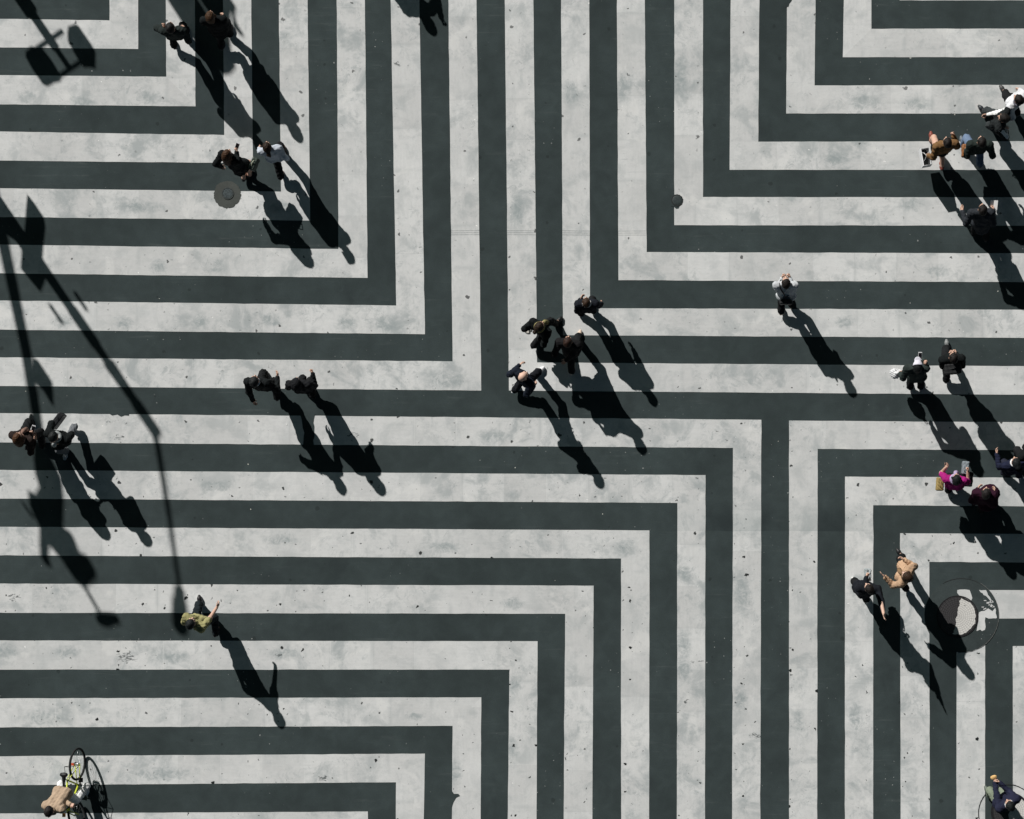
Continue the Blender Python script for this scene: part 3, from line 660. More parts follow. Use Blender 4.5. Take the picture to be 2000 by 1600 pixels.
        hz_ = .56*s; hp = [Pv+rr*sg*.09*s for sg in (-1, 1)]; bt = [vec(*(Pv[:2]*.75+knees[i][:2]*.25), hz_-.05) for i in (0, 1)]
        V, F = sdf_mesh([cap(hp[0], hp[1], .115), cap(hp[0], bt[0], .11, .17), cap(hp[1], bt[1], .11, .17)], .0145, .05, lambda X, Y, Z, D: np.maximum(fo(X, Y, Z, D), np.maximum(hz_-Z+0*X, Z-(Pv[2]+.13))))
        mesh_obj("skirt", V, F.tolist(), mt(legs), T)
    x = .024 if style != 'shirt' else .018
    hemz = Pv[2]-.07*s if hem is None else hem
    tp = torso(x)
    if hem is not None and hem < Pv[2]-.1:              # long coat or flared dress
        fl = {'coat': .06, 'dress': .045, 'poncho': .12}.get(style, .05)
        for i, sg in enumerate((-1, 1)):
            k_ = knees[i]; e_ = vec(*(Pv[:2]*.55+k_[:2]*.45), hem-.03); tp.append(cap(Pv+rr*sg*.075*s, e_+rr*sg*.03, .115, .10+fl))
        tp.append(cap(Pv, vec(*(Pv[:2]*.6+mid[:2]*.4), hem-.03), .12, .11+fl))
    else: tp += [cap(Pv-u*.02-rr*.08*s, Pv-u*.02+rr*.08*s, .122+fat)]
    if style == 'poncho':
        tp += [cap(N-u*.1, el[0]*.75+Pv*.25, .13, .11), cap(N-u*.1, el[1]*.75+Pv*.25, .13, .11)]
    tp += [cap(N-u*.02, N+u*.035-fs*.006, .068, .062, .015)]
    ar = arms(.021 if style != 'shirt' else .016, sleeve == 'short')
    # hem cut on the torso only, arms joined after
    def top_mesh():
        alls = tp+ar
        lo = [min(p[1][i] if p[0] == 'c' else 9 for p in alls) for i in range(3)]
        def post(X, Y, Z, D):
            DT = eval_d(tp, X, Y, Z, .04); DA = eval_d(ar, X, Y, Z, .03)
            cutp = hemz-Z+0*X if (hem is not None) else -((X-Pv[0])*u[0]+(Y-Pv[1])*u[1]+(Z-Pv[2])*u[2])-.085*s
            DT = np.maximum(DT, cutp)
            hh = np.clip(.5+.5*(DA-DT)/.03, 0, 1); Dn = DA*(1-hh)+DT*hh-.03*hh*(1-hh)
            Dn = fo(X, Y, Z, Dn)
            # neck opening
            cz = N+u*.045
            return np.maximum(Dn, (X-cz[0])*u[0]+(Y-cz[1])*u[1]+(Z-cz[2])*u[2]-.01-.0*X)
        return sdf_mesh(alls, .0145, .03, post)
    V, F = top_mesh()
    mats = [mt(top)]; fm = None
    if stripe is not None:
        cen = V[F].mean(1); fm = np.zeros(len(F), int); mats.append(mt(stripe))
        for i in (0, 1):
            for (p, q) in ((sh[i], el[i]), (el[i], wr[i])):
                d = q-p; t = ((cen-p)@d)/(d@d); e = cen-p-np.clip(t, 0, 1)[:, None]*d; dd = np.linalg.norm(e, axis=1)
                upv = unit(up-unit(d)*np.dot(up, unit(d))+.35*(-SUNV)); cosv = (e@upv)/np.maximum(dd, 1e-6)
                fm[(dd < .085) & (cosv > .72) & (t > -.1) & (t < 1.05)] = 1
    nm = {'jacket': 'jacket', 'coat': 'coat', 'shirt': 'shirt', 'dress': 'dress', 'poncho': 'coat', 'jumper': 'jumper'}[style]
    mesh_obj(nm, V, F.tolist(), mats, T, fm)
    if collar is not None:
        q = [N+u*.058+unit(fs*math.cos(t_)+rs*math.sin(t_))*.076 for t_ in np.linspace(0, 2*math.pi, 13)[:-1]]
        MB().tube(q, .019, 8, closed=True).build("collar", mt(collar), T, True)
    if scarf is not None:
        q = [N+u*(.05+.012*math.sin(3*t_))+unit(fs*math.cos(t_)+rs*math.sin(t_))*.080 for t_ in np.linspace(0, 2*math.pi, 17)[:-1]]
        mb = MB().tube(q, .036, 10, closed=True); e0 = N+u*.03+fs*.09
        mb.tube([e0, e0+fs*.06-u*.08, e0+fs*.085-u*.22+rs*.02], [.03, .045, .05], 10); mb.build("scarf", mt(scarf), T, True)
    # ---- hair, cap, shoes
    if hair_s != 'bald':
        hv_, hf_ = hair(hair_s)
        mesh_obj("hood" if hair_s == 'hood' else "hair", xf(hv_, RH, C, s*1.07), hf_.tolist(), mt(top) if hair_s == 'hood' else plain("hair", hair_c, .6, .35, 40, 0, .4, .15), T)
    if cap_c is not None:
        mesh_obj("cap", xf(CAPT[0], RH, C, s*1.16), CAPT[1].tolist(), mt(cap_c), T)
    for i in (0, 1):
        R, b = shoeT[i]; V0, F0, fm0 = SHOE
        if i == 0: V0 = V0*vec(-1, 1, 1); F0 = F0[:, ::-1]
        mesh_obj("shoe", xf(V0, R, b, s), F0.tolist(), [plain("shoe", shoes, .5, .1, 20), plain("shoe_sole", sole, .7, .1, 20)], T, fm0)
    return dict(root=T, wr=wr, hd=hd, N=N, Pv=Pv, C=C, u=u, f=fs, r=rs, sh=sh, el=el, palm=[wr[i]+hd[i]*.085 for i in (0, 1)], hips=hips)
def eval_d(prims, X, Y, Z, k):
    D = None
    for p in prims:
        a, b = p[1], p[2]; ab = b-a; L = ab@ab+1e-12
        t = np.clip(((X-a[0])*ab[0]+(Y-a[1])*ab[1]+(Z-a[2])*ab[2])/L, 0, 1)
        d = np.sqrt((X-a[0]-t*ab[0])**2+(Y-a[1]-t*ab[1])**2+(Z-a[2]-t*ab[2])**2)-(p[3]+(p[4]-p[3])*t)
        kk = p[5] if p[5] is not None else k
        if D is None: D = d
        else: hh = np.clip(.5+.5*(d-D)/kk, 0, 1); D = d*(1-hh)+D*hh-kk*hh*(1-hh)
    return D
SUNV = np.array(SUN_DIR)

# ------------------------------------------------------------------ carried things
def soft_box(c, size, R, rnd=.02, amp=.004, vox=.009):
    c = np.asarray(c, float); R = np.asarray(R, float); h = np.asarray(size)/2-rnd; fo = folds(amp, int(rng.integers(1 << 30)), .09)
    m = np.abs(R.T)@(np.asarray(size)/2)
    pr = [ell(c, (m.max()*1.0,)*3)]
    def post(X, Y, Z, D):
        q = [np.abs(R[i, 0]*(X-c[0])+R[i, 1]*(Y-c[1])+R[i, 2]*(Z-c[2]))-h[i] for i in range(3)]
        d = np.sqrt(sum(np.maximum(v, 0)**2 for v in q))+np.minimum(np.maximum(np.maximum(q[0], q[1]), q[2]), 0)-rnd
        return fo(X, Y, Z, d)
    return sdf_mesh(pr, vox, .01, post)
def frame_from(fwd): f = unit(np.append(np.asarray(fwd[:2]), 0)); return np.array([vec(f[1], -f[0], 0), f, vec(0, 0, 1)])
def bag(name, label, cat, grip, drop, size, fwd, col, rough=.6, handles=2, amp=.004, hcol=None, rnd=.025, wide=.5):
    """a bag hanging from the point grip by its handles; drop = distance from grip to the bag's top edge"""
    R = frame_from(fwd); grip = np.asarray(grip, float); c = grip-vec(0, 0, drop+size[2]/2)
    m = plain(name+"_material", col, rough, .15, 30, 0, .3)
    T = empty(name, vec(c[0], c[1], c[2]-size[2]/2), label, cat)
    V, F = soft_box(c, size, R, min(rnd, min(size)*.45), amp); mesh_obj("bag_body", V, F.tolist(), m, T)
    topc = c+vec(0, 0, size[2]/2-.012)
    for i in range(handles):
        o = R[0]*0+R[1 if size[1] > size[0] else 0]*0; n_ = R[0] if size[0] < size[1] else R[1]; l_ = R[1] if size[0] < size[1] else R[0]
        off = n_*(min(size[0], size[1])*.35)*((-1)**i if handles > 1 else 0); half = l_*max(size[0], size[1])*.5*wide
        pts = [topc+off-half, topc+off*.8-half*.8+vec(0, 0, drop*.6), grip+off*.15+vec(0, 0, -.005), topc+off*.8+half*.8+vec(0, 0, drop*.6), topc+off+half]
        MB().tube(pts, .007, 8).build("handle", plain(name+"_handle", hcol or col, .6, .1, 30), T, True)
    return T
def phone(label, pos, R):
    T = empty("phone", pos, label, "phone")
    MB().box(pos, (.074, .15, .009), R).build("case", plain("phone_case", (.75, .75, .77), .4, .03), T)
    MB().box(np.asarray(pos)+np.asarray(R)[2]*.006, (.064, .118, .0035), R).build("screen", plain("phone_screen", (.008, .008, .01), .15, .0), T)
    return T
def face_R(fwd, tilt):           # a flat thing held in front, face turned up by tilt degrees
    f = unit(np.append(np.asarray(fwd[:2]), 0)); r = vec(f[1], -f[0], 0); t = math.radians(tilt)
    y = f*math.cos(t)+vec(0, 0, math.sin(t)); return np.array([r, y, np.cross(r, y)])

# ------------------------------------------------------------------ the people, one by one (photo pixels; z in metres)
BLK = (.009, .011, .0115); NAVY = (.015, .018, .038)
WHITE_SHOE = (.72, .72, .70)
person("man in a black jacket raising one hand to his face beside the sign shadow", (333, 54), -92, [(343, 90, -105, 25), (367, 66, -85)], 1.74, [(317, 48, 1.38), (362, 60, .95)], ('grip', 'relaxed'), top=(.020, .026, .025), hair_c=(.01, .01, .01), hint=[(-.5, -.2, -.6), None])
person("brown haired person in black walking inside the wide sign shadow", (411, 32), -92, [(436, 94, -90, 35), (452, 62, -80)], 1.72, [None, (437, 32, .86)], ('relaxed', 'grip'), top=BLK, hair_c=(.05, .026, .013), hair_s='bob', sole=(.5, .5, .5), style='coat', hem=.62)
A = person("woman with long brown hair in a black dress above a round road patch", (444, 301), -68, [(479, 347, -80, 20), (491, 337, -70)], 1.62, [(431, 328, .82), (462, 296, 1.08)], ('relaxed', 'grip'), top=BLK, style='dress', hem=.60, leg_style='none', hair_s='long', hair_c=(.045, .022, .011), skin='pale')
phone("dark cased phone in the hand of the woman with long brown hair", A['palm'][1]+A['f']*.05+vec(0, 0, .03), face_R(A['f'], 20))
bag("shoulder_bag", "dark green shoulder bag with a pale trim beside the woman in a dress", "bag", W(492, 318, .98), .10, (.12, .27, .24), A['f'], (.035, .05, .042), .5, 1, hcol=(.5, .52, .4))
person("woman in a grey blue shirt with dark hair taking a long stride", (522, 287), -100, [(551, 348, -85, 38), (556, 296, -95)], 1.66, [None, (563, 312, .80)], top=(.46, .50, .56), style='shirt', sleeve='long', hair_s='pony', hair_c=(.02, .012, .008), shoes=(.10, .05, .03), skin='pale')
person("person out past the top edge whose shadow falls on a grey stripe", (682, -185), -92, [(696, -128, -95), (716, -152, -85, 20)], 1.72, [None, (727, -170, 1.45)], ('relaxed', 'grip'), top=BLK, hair_s='bob', style='coat', hem=.5, bulk=1.3, fat=.03, hint=[None, (.6, .2, -.7)])
A = person("person in a white shirt with a black strap looking down alone on the stripes", (1535, 551), -90, [(1525, 609, -84, 32), (1545, 591, -90, 8)], 1.70, [(1530, 541, 1.12), (1541, 541, 1.12)], ('grip', 'grip'), top=(.52, .545, .565), style='shirt', hair_s='short', shoes=(.50, .36, .24), sole=(.6, .5, .4), tilt=-22)
q = [A['sh'][0]*.65+A['N']*.35+A['u']*.065, A['sh'][0]*.55+A['N']*.45+A['f']*.09, A['Pv']+A['u']*.28+A['f']*.16, A['Pv']+A['u']*.10+A['r']*.19+A['f']*.03, A['Pv']+A['u']*.22-A['f']*.155, A['sh'][0]*.55+A['N']*.45-A['f']*.10+A['u']*.03]
T = empty("crossbody_bag", vec(A['Pv'][0], A['Pv'][1], A['Pv'][2]-.1), "black crossbody bag on the back of the person in a white shirt", "bag")
MB().tube(q, .014, 8, closed=True).build("strap", plain("strap", (.012, .012, .013), .6), T, True)
V, F = soft_box(A['Pv']-A['f']*.185+A['u']*.05, (.26, .10, .22), frame_from(A['f']), .03); mesh_obj("bag_body", V, F.tolist(), plain("black_nylon", (.014, .015, .016), .6), T)
person("person in a white jacket and dark trousers at the upper right edge", (1989, 194), -130, [(1959, 178, -125), (1984, 222, -110, 30)], 1.72, [(1972, 208, .95), None], top=(.62, .63, .65), hair_s='short', sole=(.7, .7, .68), shoes=(.06, .06, .06), collar=(.2, .2, .24))
person("person in a black jacket with white striped sleeves striding left", (1960, 231), -158, [(1953, 262, -150, 25), (1919, 216, -130)], 1.74, [(1967, 256, .9), (1922, 226, .82)], top=(.018, .021, .022), stripe=(.72, .73, .72), legs=(.035, .04, .042), shoes=(.03, .035, .04), sole=(.6, .42, .35), fat=.015)
A = person("person in a brown jacket holding a white bag open at the top", (1850, 278), -100, [(1818, 270, -95), (1838, 328, -88, 35)], 1.68, [(1812, 306, .84), (1862, 263, 1.16)], ('grip', 'grip'), top=(.17, .095, .042), leg_style='skirt', legs=BLK, shoes=(.22, .06, .045), sole=(.05, .04, .04), hair_s='short', hem=None)
def open_bag(label, grip, fwd):
    R = frame_from(fwd); T = empty("shopping_bag", np.asarray(grip)-vec(0, 0, .45), label, "bag"); g = np.asarray(grip); wx, wy, hz_ = .17, .36, .36
    c = g-vec(0, 0, .12+hz_/2); mb = MB(); th = .006
    for sgn in (-1, 1):
        mb.box(c+R[0]*sgn*wx/2, (th*(3 if sgn < 0 else 1.5), wy, hz_), R); mb.box(c+R[1]*sgn*(wy/2-th), (wx-th, th, hz_), R)
    mb.box(c-vec(0, 0, hz_/2-.006), (wx-th*2, wy-th*3, th), R)
    mb.build("bag_body", plain("white_card", (.78, .79, .8), .6, .05), T)
    MB().box(c-vec(0, 0, .09), (wx*.6, wy*.7, hz_*.5), R).build("contents", plain("dark_goods", (.012, .016, .017), .7), T)
    for sgn in (-1, 1):
        o = R[0]*sgn*wx*.45+vec(0, 0, 0); tp_ = c+vec(0, 0, hz_/2-.02)
        MB().tube([tp_+o-R[1]*.09, tp_+o*.6-R[1]*.07+vec(0, 0, .09), g+o*.1, tp_+o*.6+R[1]*.07+vec(0, 0, .09), tp_+o+R[1]*.09], .005, 8).build("handle", plain("bag_cord", (.7, .7, .7), .7), T, True)
    return T
open_bag("white paper shopping bag with dark goods carried by the person in brown", A['palm'][0], A['f'])
A = person("person in a dark green jacket and blue jeans beside the brown jacket", (1917, 277), -97, [(1879, 279, -105), (1912, 322, -88, 32)], 1.74, [(1886, 296, .88), (1937, 292, .92)], ('grip', 'relaxed'), top=(.022, .030, .027), legs=(.13, .18, .27), shoes=(.12, .14, .16), sole=(.6, .6, .6), twist=-8)
bag("handbag", "brown leather handbag held by the person in a dark green jacket", "bag", A['palm'][0], .06, (.12, .26, .2), A['f'], (.24, .10, .035), .5, 2)
A = person("person in a dark grey coat holding a white paper among the right hand shadows", (1919, 409), -90, [(1901, 450, -95), (1924, 464, -88, 22)], 1.74, [(1877, 413, 1.05), (1941, 412, 1.12)], ('relaxed', 'grip'), top=(.028, .032, .038), shoes=BLK, sole=(.7, .7, .7), style='coat', hem=.7)
T = empty("paper_sheet", A['palm'][1], "folded white sheet of paper in the hand of the grey coated person", "paper")
R = face_R(A['f'], 25); p = A['palm'][1]+A['f']*.05+vec(0, 0, .03); a_, b_ = .075, .10
MB().add([p+R[0]*x*a_+R[1]*y*b_+R[2]*(.03*(abs(x)-.5)+dz) for dz in (0, .002) for (x, y) in ((-1, -1), (0, -1.1), (1, -1), (1, 1), (0, .9), (-1, 1))], [(0, 1, 4, 5), (1, 2, 3, 4), (11, 10, 7, 6), (10, 9, 8, 7)]).build("sheet", plain("white_paper", (.85, .85, .84), .8, .02), T)
person("small person in black with both arms out and white shoes right of the group", (1145, 590), -92, [(1134, 607, -100), (1160, 602, -80)], 1.55, [(1136, 584, 1.0), None], ('relaxed', 'relaxed'), top=(.013, .015, .02), hair_s='short', hair_c=(.035, .02, .012), shoes=WHITE_SHOE, sole=(.8, .8, .8), collar=(.7, .7, .7), style='coat', hem=.72)
A = person("person in black with an olive scarf swinging one foot far out", (1054, 637), -52, [(1090, 628, -50), (1043, 676, -55, 35)], 1.66, [(1039, 640, .88), (1065, 663, .9)], ('grip', 'relaxed'), top=BLK, hair_s='pony', hair_c=(.022, .014, .009), scarf=(.27, .24, .11), shoes=BLK, sole=(.75, .75, .75))
bag("tote_bag", "crumpled off white tote held by the person with an olive scarf", "bag", W(1034, 637, .95), .10, (.14, .30, .26), A['f'], (.62, .60, .55), .8, 2, amp=.012)
person("person in a long black coat stepping out with one beige shoe", (1109, 667), -80, [(1117, 726, -85, 35), (1131, 657, -72)], 1.70, [(1088, 677, .98), (1103, 708, .9)], top=(.012, .012, .013), style='coat', hem=.55, hair_s='short', hair_c=(.028, .014, .01), shoes=(.62, .50, .40), sole=(.7, .6, .5))
person("bald man in a navy black suit with white shoes", (1022, 735), -48, [(1006, 763, -45, 35), (1054, 726, -42)], 1.74, [(1014, 713, 1.02), (1043, 756, .98)], top=(.014, .018, .028), legs=(.012, .013, .016), hair_s='bald', shoes=(.75, .75, .76), sole=(.75, .75, .75), style='jacket', skin='pale')
A = person("person in a white cap taking a picture with a raised phone", (1792, 715), -90, [(1776, 753, -90, 22), (1798, 749, -85)], 1.68, [(1758, 731, .82), (1804, 704, 1.36)], ('grip', 'grip'), top=(.030, .040, .038), cap_c=(.66, .65, .72), hair_s='bob', hair_c=BLK, style='jacket')
phone("white phone held up by the person in a white cap", W(1797, 695, 1.44), face_R(A['f'], 8))
def poly_bag(label, grip):
    T = empty("plastic_bag", np.asarray(grip)-vec(0, 0, .42), label, "bag"); g = np.asarray(grip); c = g-vec(0, 0, .26)
    V, F = sdf_mesh([ell(c, (.12, .10, .15)), ell(c+vec(-.03, .04, .06), (.07, .06, .08)), cap(c+vec(0, 0, .1), g-vec(0, 0, .04), .05, .018)], .009, .03, folds(.016, 5, .06))
    mesh_obj("bag_body", V, F.tolist(), plain("white_plastic_film", (.62, .63, .64), .35, .12, 18), T)
    MB().tube([g-vec(.03, 0, .07), g+vec(-.01, 0, .0), g+vec(.02, 0, 0), g-vec(-.04, 0, .07)], .007, 8).build("handle", plain("white_plastic_handle", (.78, .79, .8), .4), T, True)
poly_bag("crumpled white plastic bag hanging beside the person photographing", W(1752, 729, .80))
A = person("person in black with a backpack and grey front shoe", (1862, 698), -95, [(1849, 676, -98), (1846, 741, -90, 28)], 1.72, [(1855, 692, 1.02), (1867, 691, 1.02)], ('grip', 'grip'), top=BLK, hair_s='short', shoes=(.20, .21, .21), sole=(.5, .5, .5), skin='light')
bag("backpack", "black backpack on the person with the grey front shoe", "backpack", A['N']-A['f']*.2-vec(0, 0, -.03), .02, (.33, .2, .46), A['f'], (.012, .013, .014), .7, 1)
person("person in navy with a white collar and white shoes near the right edge", (1984, 903), -105, [(1959, 918, -100), (1988, 926, -100, 20)], 1.66, [(1945, 885, 1.02), None], top=NAVY, legs=(.02, .022, .035), hair_s='bun', hair_c=BLK, shoes=(.75, .74, .74), sole=(.75, .75, .75), collar=(.75, .75, .75))
person("person in black half cut off by the right edge", (2013, 884), -110, [(1988, 902, -105, 20), (2004, 889, -105)], 1.74, [(1995, 900, .95), None], top=BLK)
A = person("woman in a magenta top carrying bags on both arms", (1868, 935), -86, [(1850, 956, -92, 25), (1869, 946, -85)], 1.58, [(1848, 908, 1.18), (1892, 918, 1.1)], ('relaxed', 'grip'), top=(.33, .016, .16), scarf=(.42, .34, .5), hair_s='bob', hair_c=BLK, shoes=(.3, .15, .08), sleeve='short', style='shirt')
bag("tote_bag", "grey tote bag open in the hands of the woman in magenta", "bag", W(1888, 914, 1.02), .08, (.13, .26, .24), A['f'], (.20, .23, .25), .7, 2, amp=.005)
bag("handbag", "glossy black handbag below the arm of the woman in magenta", "bag", W(1891, 936, .9), .08, (.22, .30, .26), A['f'], (.012, .013, .016), .2, 2)
bag("shoulder_bag", "mustard patterned shoulder bag behind the woman in magenta", "bag", W(1838, 946, .95), .08, (.14, .26, .24), A['f'], (.26, .19, .07), .7, 1, amp=.007)
person("person in a wide dark purple coat behind the woman in magenta", (1926, 962), -84, [(1915, 995, -90, 25), (1930, 966, -85)], 1.64, [(1910, 955, 1.0), (1943, 962, 1.0)], top=(.028, .008, .018), style='poncho', hem=.75, hair_s='bob', hair_c=(.014, .012, .012))
A = person("person in a tan coat reaching an open hand out to the left", (1771, 1125), -138, [(1767, 1147, -115, 22), (1758, 1082, -122)], 1.70, [(1725, 1126, 1.15), (1765, 1091, 1.1)], ('open', 'relaxed'), top=(.45, .30, .195), style='jacket', hair_s='bob', hair_c=(.035, .02, .012), collar=(.62, .54, .46), scarf=(.20, .13, .075), twist=10, skin='pale', hem=.72)
A = person("person in black stretching an arm high behind toward the lower right", (1697, 1149), -122, [(1671, 1138, -125), (1690, 1168, -115, 22)], 1.68, [(1694, 1126, 1.0), (1727, 1203, 1.55)], ('grip', 'open'), top=(.012, .014, .018), hair_s='short', shoes=(.75, .74, .72), sole=(.75, .75, .75), style='coat', hem=.7, skin='pale', twist=-35)
bag("plastic_bag", "clear grey plastic bag beside the person in black with a raised arm", "bag", W(1696, 1124, .95), .08, (.12, .24, .24), A['f'], (.30, .33, .34), .15, 2, amp=.012)
A = person("person in a navy jumper and olive trousers eating over a manhole cover", (1972, 1572), -118, [(1929, 1546, -120), (1957, 1560, -112, 25)], 1.72, [(1942, 1523, 1.08), (1949, 1526, 1.12)], ('grip', 'grip'), top=(.018, .020, .040), style='jumper', legs=(.17, .20, .15), shoes=(.10, .12, .10), sole=(.75, .70, .52), hair_s='short', hair_c=BLK, collar=(.75, .76, .78), fat=.02, bulk=1.08)
T = empty("snack", W(1941, 1518, 1.12), "small golden snack in the hands of the person in a navy jumper", "snack")
V, F = sdf_mesh([ell(W(1940, 1519, 1.12), (.06, .045, .03)), ell(W(1943, 1517, 1.13), (.04, .035, .03))], .006, .02, folds(.005, 3, .03)); mesh_obj("bun", V, F.tolist(), plain("baked_crust", (.62, .40, .17), .6, .2, 30), T)
A = person("person with long auburn hair holding a phone at the left edge", (35, 854), -72, [(63, 821, -100), (86, 868, -80, 20)], 1.60, [(63, 846, 1.1), (70, 862, 1.05)], ('grip', 'relaxed'), top=(.030, .022, .020), scarf=(.24, .15, .12), hair_s='long', hair_c=(.06, .028, .013), shoes=(.14, .14, .14))
phone("dark phone in the hand of the person with long auburn hair", A['palm'][0]+A['f']*.05+vec(0, 0, .03), face_R(A['f'], 20))
bag("handbag", "small black handbag under the arm of the person with auburn hair", "bag", W(53, 869, .95), .08, (.12, .24, .2), A['f'], BLK, .4, 1)
A = person("person in black with a grey scarf walking downward with a wide stride", (104, 855), 112, [(150, 833, 115, 35), (130, 886, 105)], 1.72, [(118, 862, 1.0), (94, 842, .95)], ('relaxed', 'grip'), top=BLK, legs=(.14, .15, .16), shoes=(.45, .46, .47), sole=(.6, .6, .6), scarf=(.34, .36, .36), hair_s='short', hair_c=BLK, style='coat', hem=.78)
bag("briefcase", "square black case carried behind the person with a grey scarf", "briefcase", W(107, 822, 1.0), .06, (.12, .36, .28), (.6, .8, 0), (.013, .014, .016), .4, 1, amp=.001, rnd=.015)
person("man in a black suit with a white collar and arms swinging", (497, 744), -85, [(523, 738, -100), (544, 774, -85, 22)], 1.74, [(496, 789, .86), (545, 736, 1.08)], top=(.011, .013, .014), collar=(.78, .78, .78), hair_c=(.014, .016, .017), hint=[None, (.5, -.6, -.5)])
person("person in black pointing one arm forward right of the man in a suit", (579, 748), -88, [(599, 754, -95), (613, 770, -85, 22)], 1.70, [None, (612, 727, 1.12)], ('relaxed', 'grip'), top=(.013, .014, .016), hair_s='hood', style='jacket')
person("man in an olive shirt with one bare forearm swung out", (373, 1217), -72, [(391, 1175, -98), (424, 1238, -72, 42)], 1.74, [(370, 1210, .84), (426, 1183, 1.08)], top=(.31, .29, .14), style='shirt', sleeve='short', legs=(.014, .019, .022), hair_c=BLK, twist=-22, shoes=(.015, .015, .016), sole=(.7, .7, .7))

# ------------------------------------------------------------------ bicycle and rider at the lower left
YEL = plain("yellow_green_paint", (.55, .62, .06), .35, .05); RUB = plain("tyre_rubber", (.014, .015, .016), .8)
CHROME = plain("bright_metal", (.55, .56, .57), .3, .05, 20, .8)
def bicycle(label, contact, heading, lean, steer):
    h_ = math.radians(heading); fx = vec(math.cos(h_), -math.sin(h_), 0); side = vec(fx[1], -fx[0], 0)  # rider's right
    ln = math.radians(lean); uz = vec(0, 0, 1)*math.cos(ln)+side*math.sin(ln); sy = side*math.cos(ln)-vec(0, 0, 1)*math.sin(ln)
    O = G(*contact, .012)
    P = lambda x, y, z: O+fx*x+sy*y+uz*z
    T = empty("bicycle", O, label, "bicycle"); R = .335; WB = 1.04
    def wheel(cx, st):
        c_ = math.cos(math.radians(st)); s_ = math.sin(math.radians(st)); d = fx*c_+sy*s_; ax = sy*c_-fx*s_; C0 = P(cx, 0, R)
        circ = lambda r_, n=40: [C0+d*r_*math.cos(2*math.pi*k/n)+uz*r_*math.sin(2*math.pi*k/n) for k in range(n)]
        wmb = MB().tube(circ(R-.035), .009, 6, closed=True); wmb.tube([C0-ax*.05, C0+ax*.05], .02, 10)
        for k in range(20):
            a = 2*math.pi*k/20; wmb.tube([C0+ax*.02*(-1)**k, C0+(d*math.cos(a)+uz*math.sin(a))*(R-.04)], .0016, 5)
        wo = wmb.build("wheel", CHROME, T, True); MB().tube(circ(R-.022), .0245, 10, closed=True).build("tyre", RUB, wo, True)
    wheel(0, 0); wheel(WB, steer)
    bb = P(.43, 0, .28); st_ = P(.27, 0, .74); hd1 = P(.86, 0, .80); hd0 = P(.89, 0, .66)
    mb = MB()
    for a, b, r_ in ((bb, st_, .016), (bb, hd0, .019), (st_, hd1, .016), (hd1, hd0, .019)): mb.tube([a, b], r_, 10)
    for y in (-.055, .055): mb.tube([P(0, y, R), bb+sy*y*.5], .010, 8); mb.tube([P(0, y, R), st_+sy*y*.3], .009, 8)
    mb.build("frame", YEL, T, True)
    c_ = math.cos(math.radians(steer)); s_ = math.sin(math.radians(steer)); ax = sy*c_-fx*s_; d = fx*c_+sy*s_
    mb = MB()
    for y in (-.055, .055): mb.tube([P(WB, 0, R)+ax*y, P(.925, 0, .66)+ax*y*.8, hd0], .011, 8)
    mb.build("fork", YEL, T, True)
    hb = P(.83, 0, .98); gr = [hb-ax*.27-d*.08, hb+ax*.27-d*.08]
    ho = MB().tube([hd1, hb], .013, 8).tube([gr[0], hb-ax*.13+d*.01, hb, hb+ax*.13+d*.01, gr[1]], .011, 8).build("handlebar", BLACK_METAL, T, True)
    for g in gr: MB().tube([g+d*.0, g+(hb-g)*.35], .017, 8).build("grip", RUB, ho, True)
    MB().tube([st_, P(.235, 0, .86)], .013, 8).build("seat_post", CHROME, T, True)
    V, F = sdf_mesh([cap(P(.14, -.045, .89), P(.14, .045, .89), .04), cap(P(.15, 0, .885), P(.36, 0, .885), .045, .022)], .008, .03); mesh_obj("saddle", V, F.tolist(), plain("saddle_leather", (.013, .013, .014), .5), T)
    MB().disc(vec(0, 0, 0), [(.02, 0), (.09, 0), (.09, .006), (.02, .006)], 32).V
    cr = MB().tube([bb-sy*.07, bb+sy*.07], .016, 10).tube([bb+sy*.07, bb+sy*.075+fx*.12-uz*.12], .011, 8).tube([bb-sy*.07, bb-sy*.075-fx*.12+uz*.12], .011, 8); cr.build("crank", BLACK_METAL, T, True)
    for sg, e in ((1, bb+sy*.115+fx*.12-uz*.12), (-1, bb-sy*.115-fx*.12+uz*.12)): MB().box(e, (.09, .09, .022), np.array([fx, sy, uz])).build("pedal", RUB, T)
    MB().box(P(-.02, .0, .52), (.05, .06, .03), np.array([fx, sy, uz])).build("rear_reflector", plain("reflector", (.5, .08, .03), .3), T)
    MB().box(P(.97, .03, .80), (.07, .05, .05), np.array([fx, sy, uz])).build("front_lamp", plain("amber_lamp", (.75, .28, .05), .3), T)
    mb = MB().tube([P(.02, -.06, R+.02), P(.0, -.06, .76), P(.26, -.04, .73)], .006, 6).tube([P(.02, .06, R+.02), P(.0, .06, .76), P(.26, .04, .73)], .006, 6).tube([P(.0, -.06, .76), P(.0, .06, .76)], .006, 6); mb.build("carrier", BLACK_METAL, T, True)
    return gr
GR = bicycle("yellow green bicycle leaning under its rider in a tan jacket", (167, 1488), 91, 12, -14)
def px_of(p):
    k = H/(H-p[2]); gx = p[0]*PPM+1000; gy = 800-p[1]*PPM; return (NX+(gx-NX)*k, NY+(gy-NY)*k, p[2])
g0, g1 = (px_of(GR[0]), px_of(GR[1]))
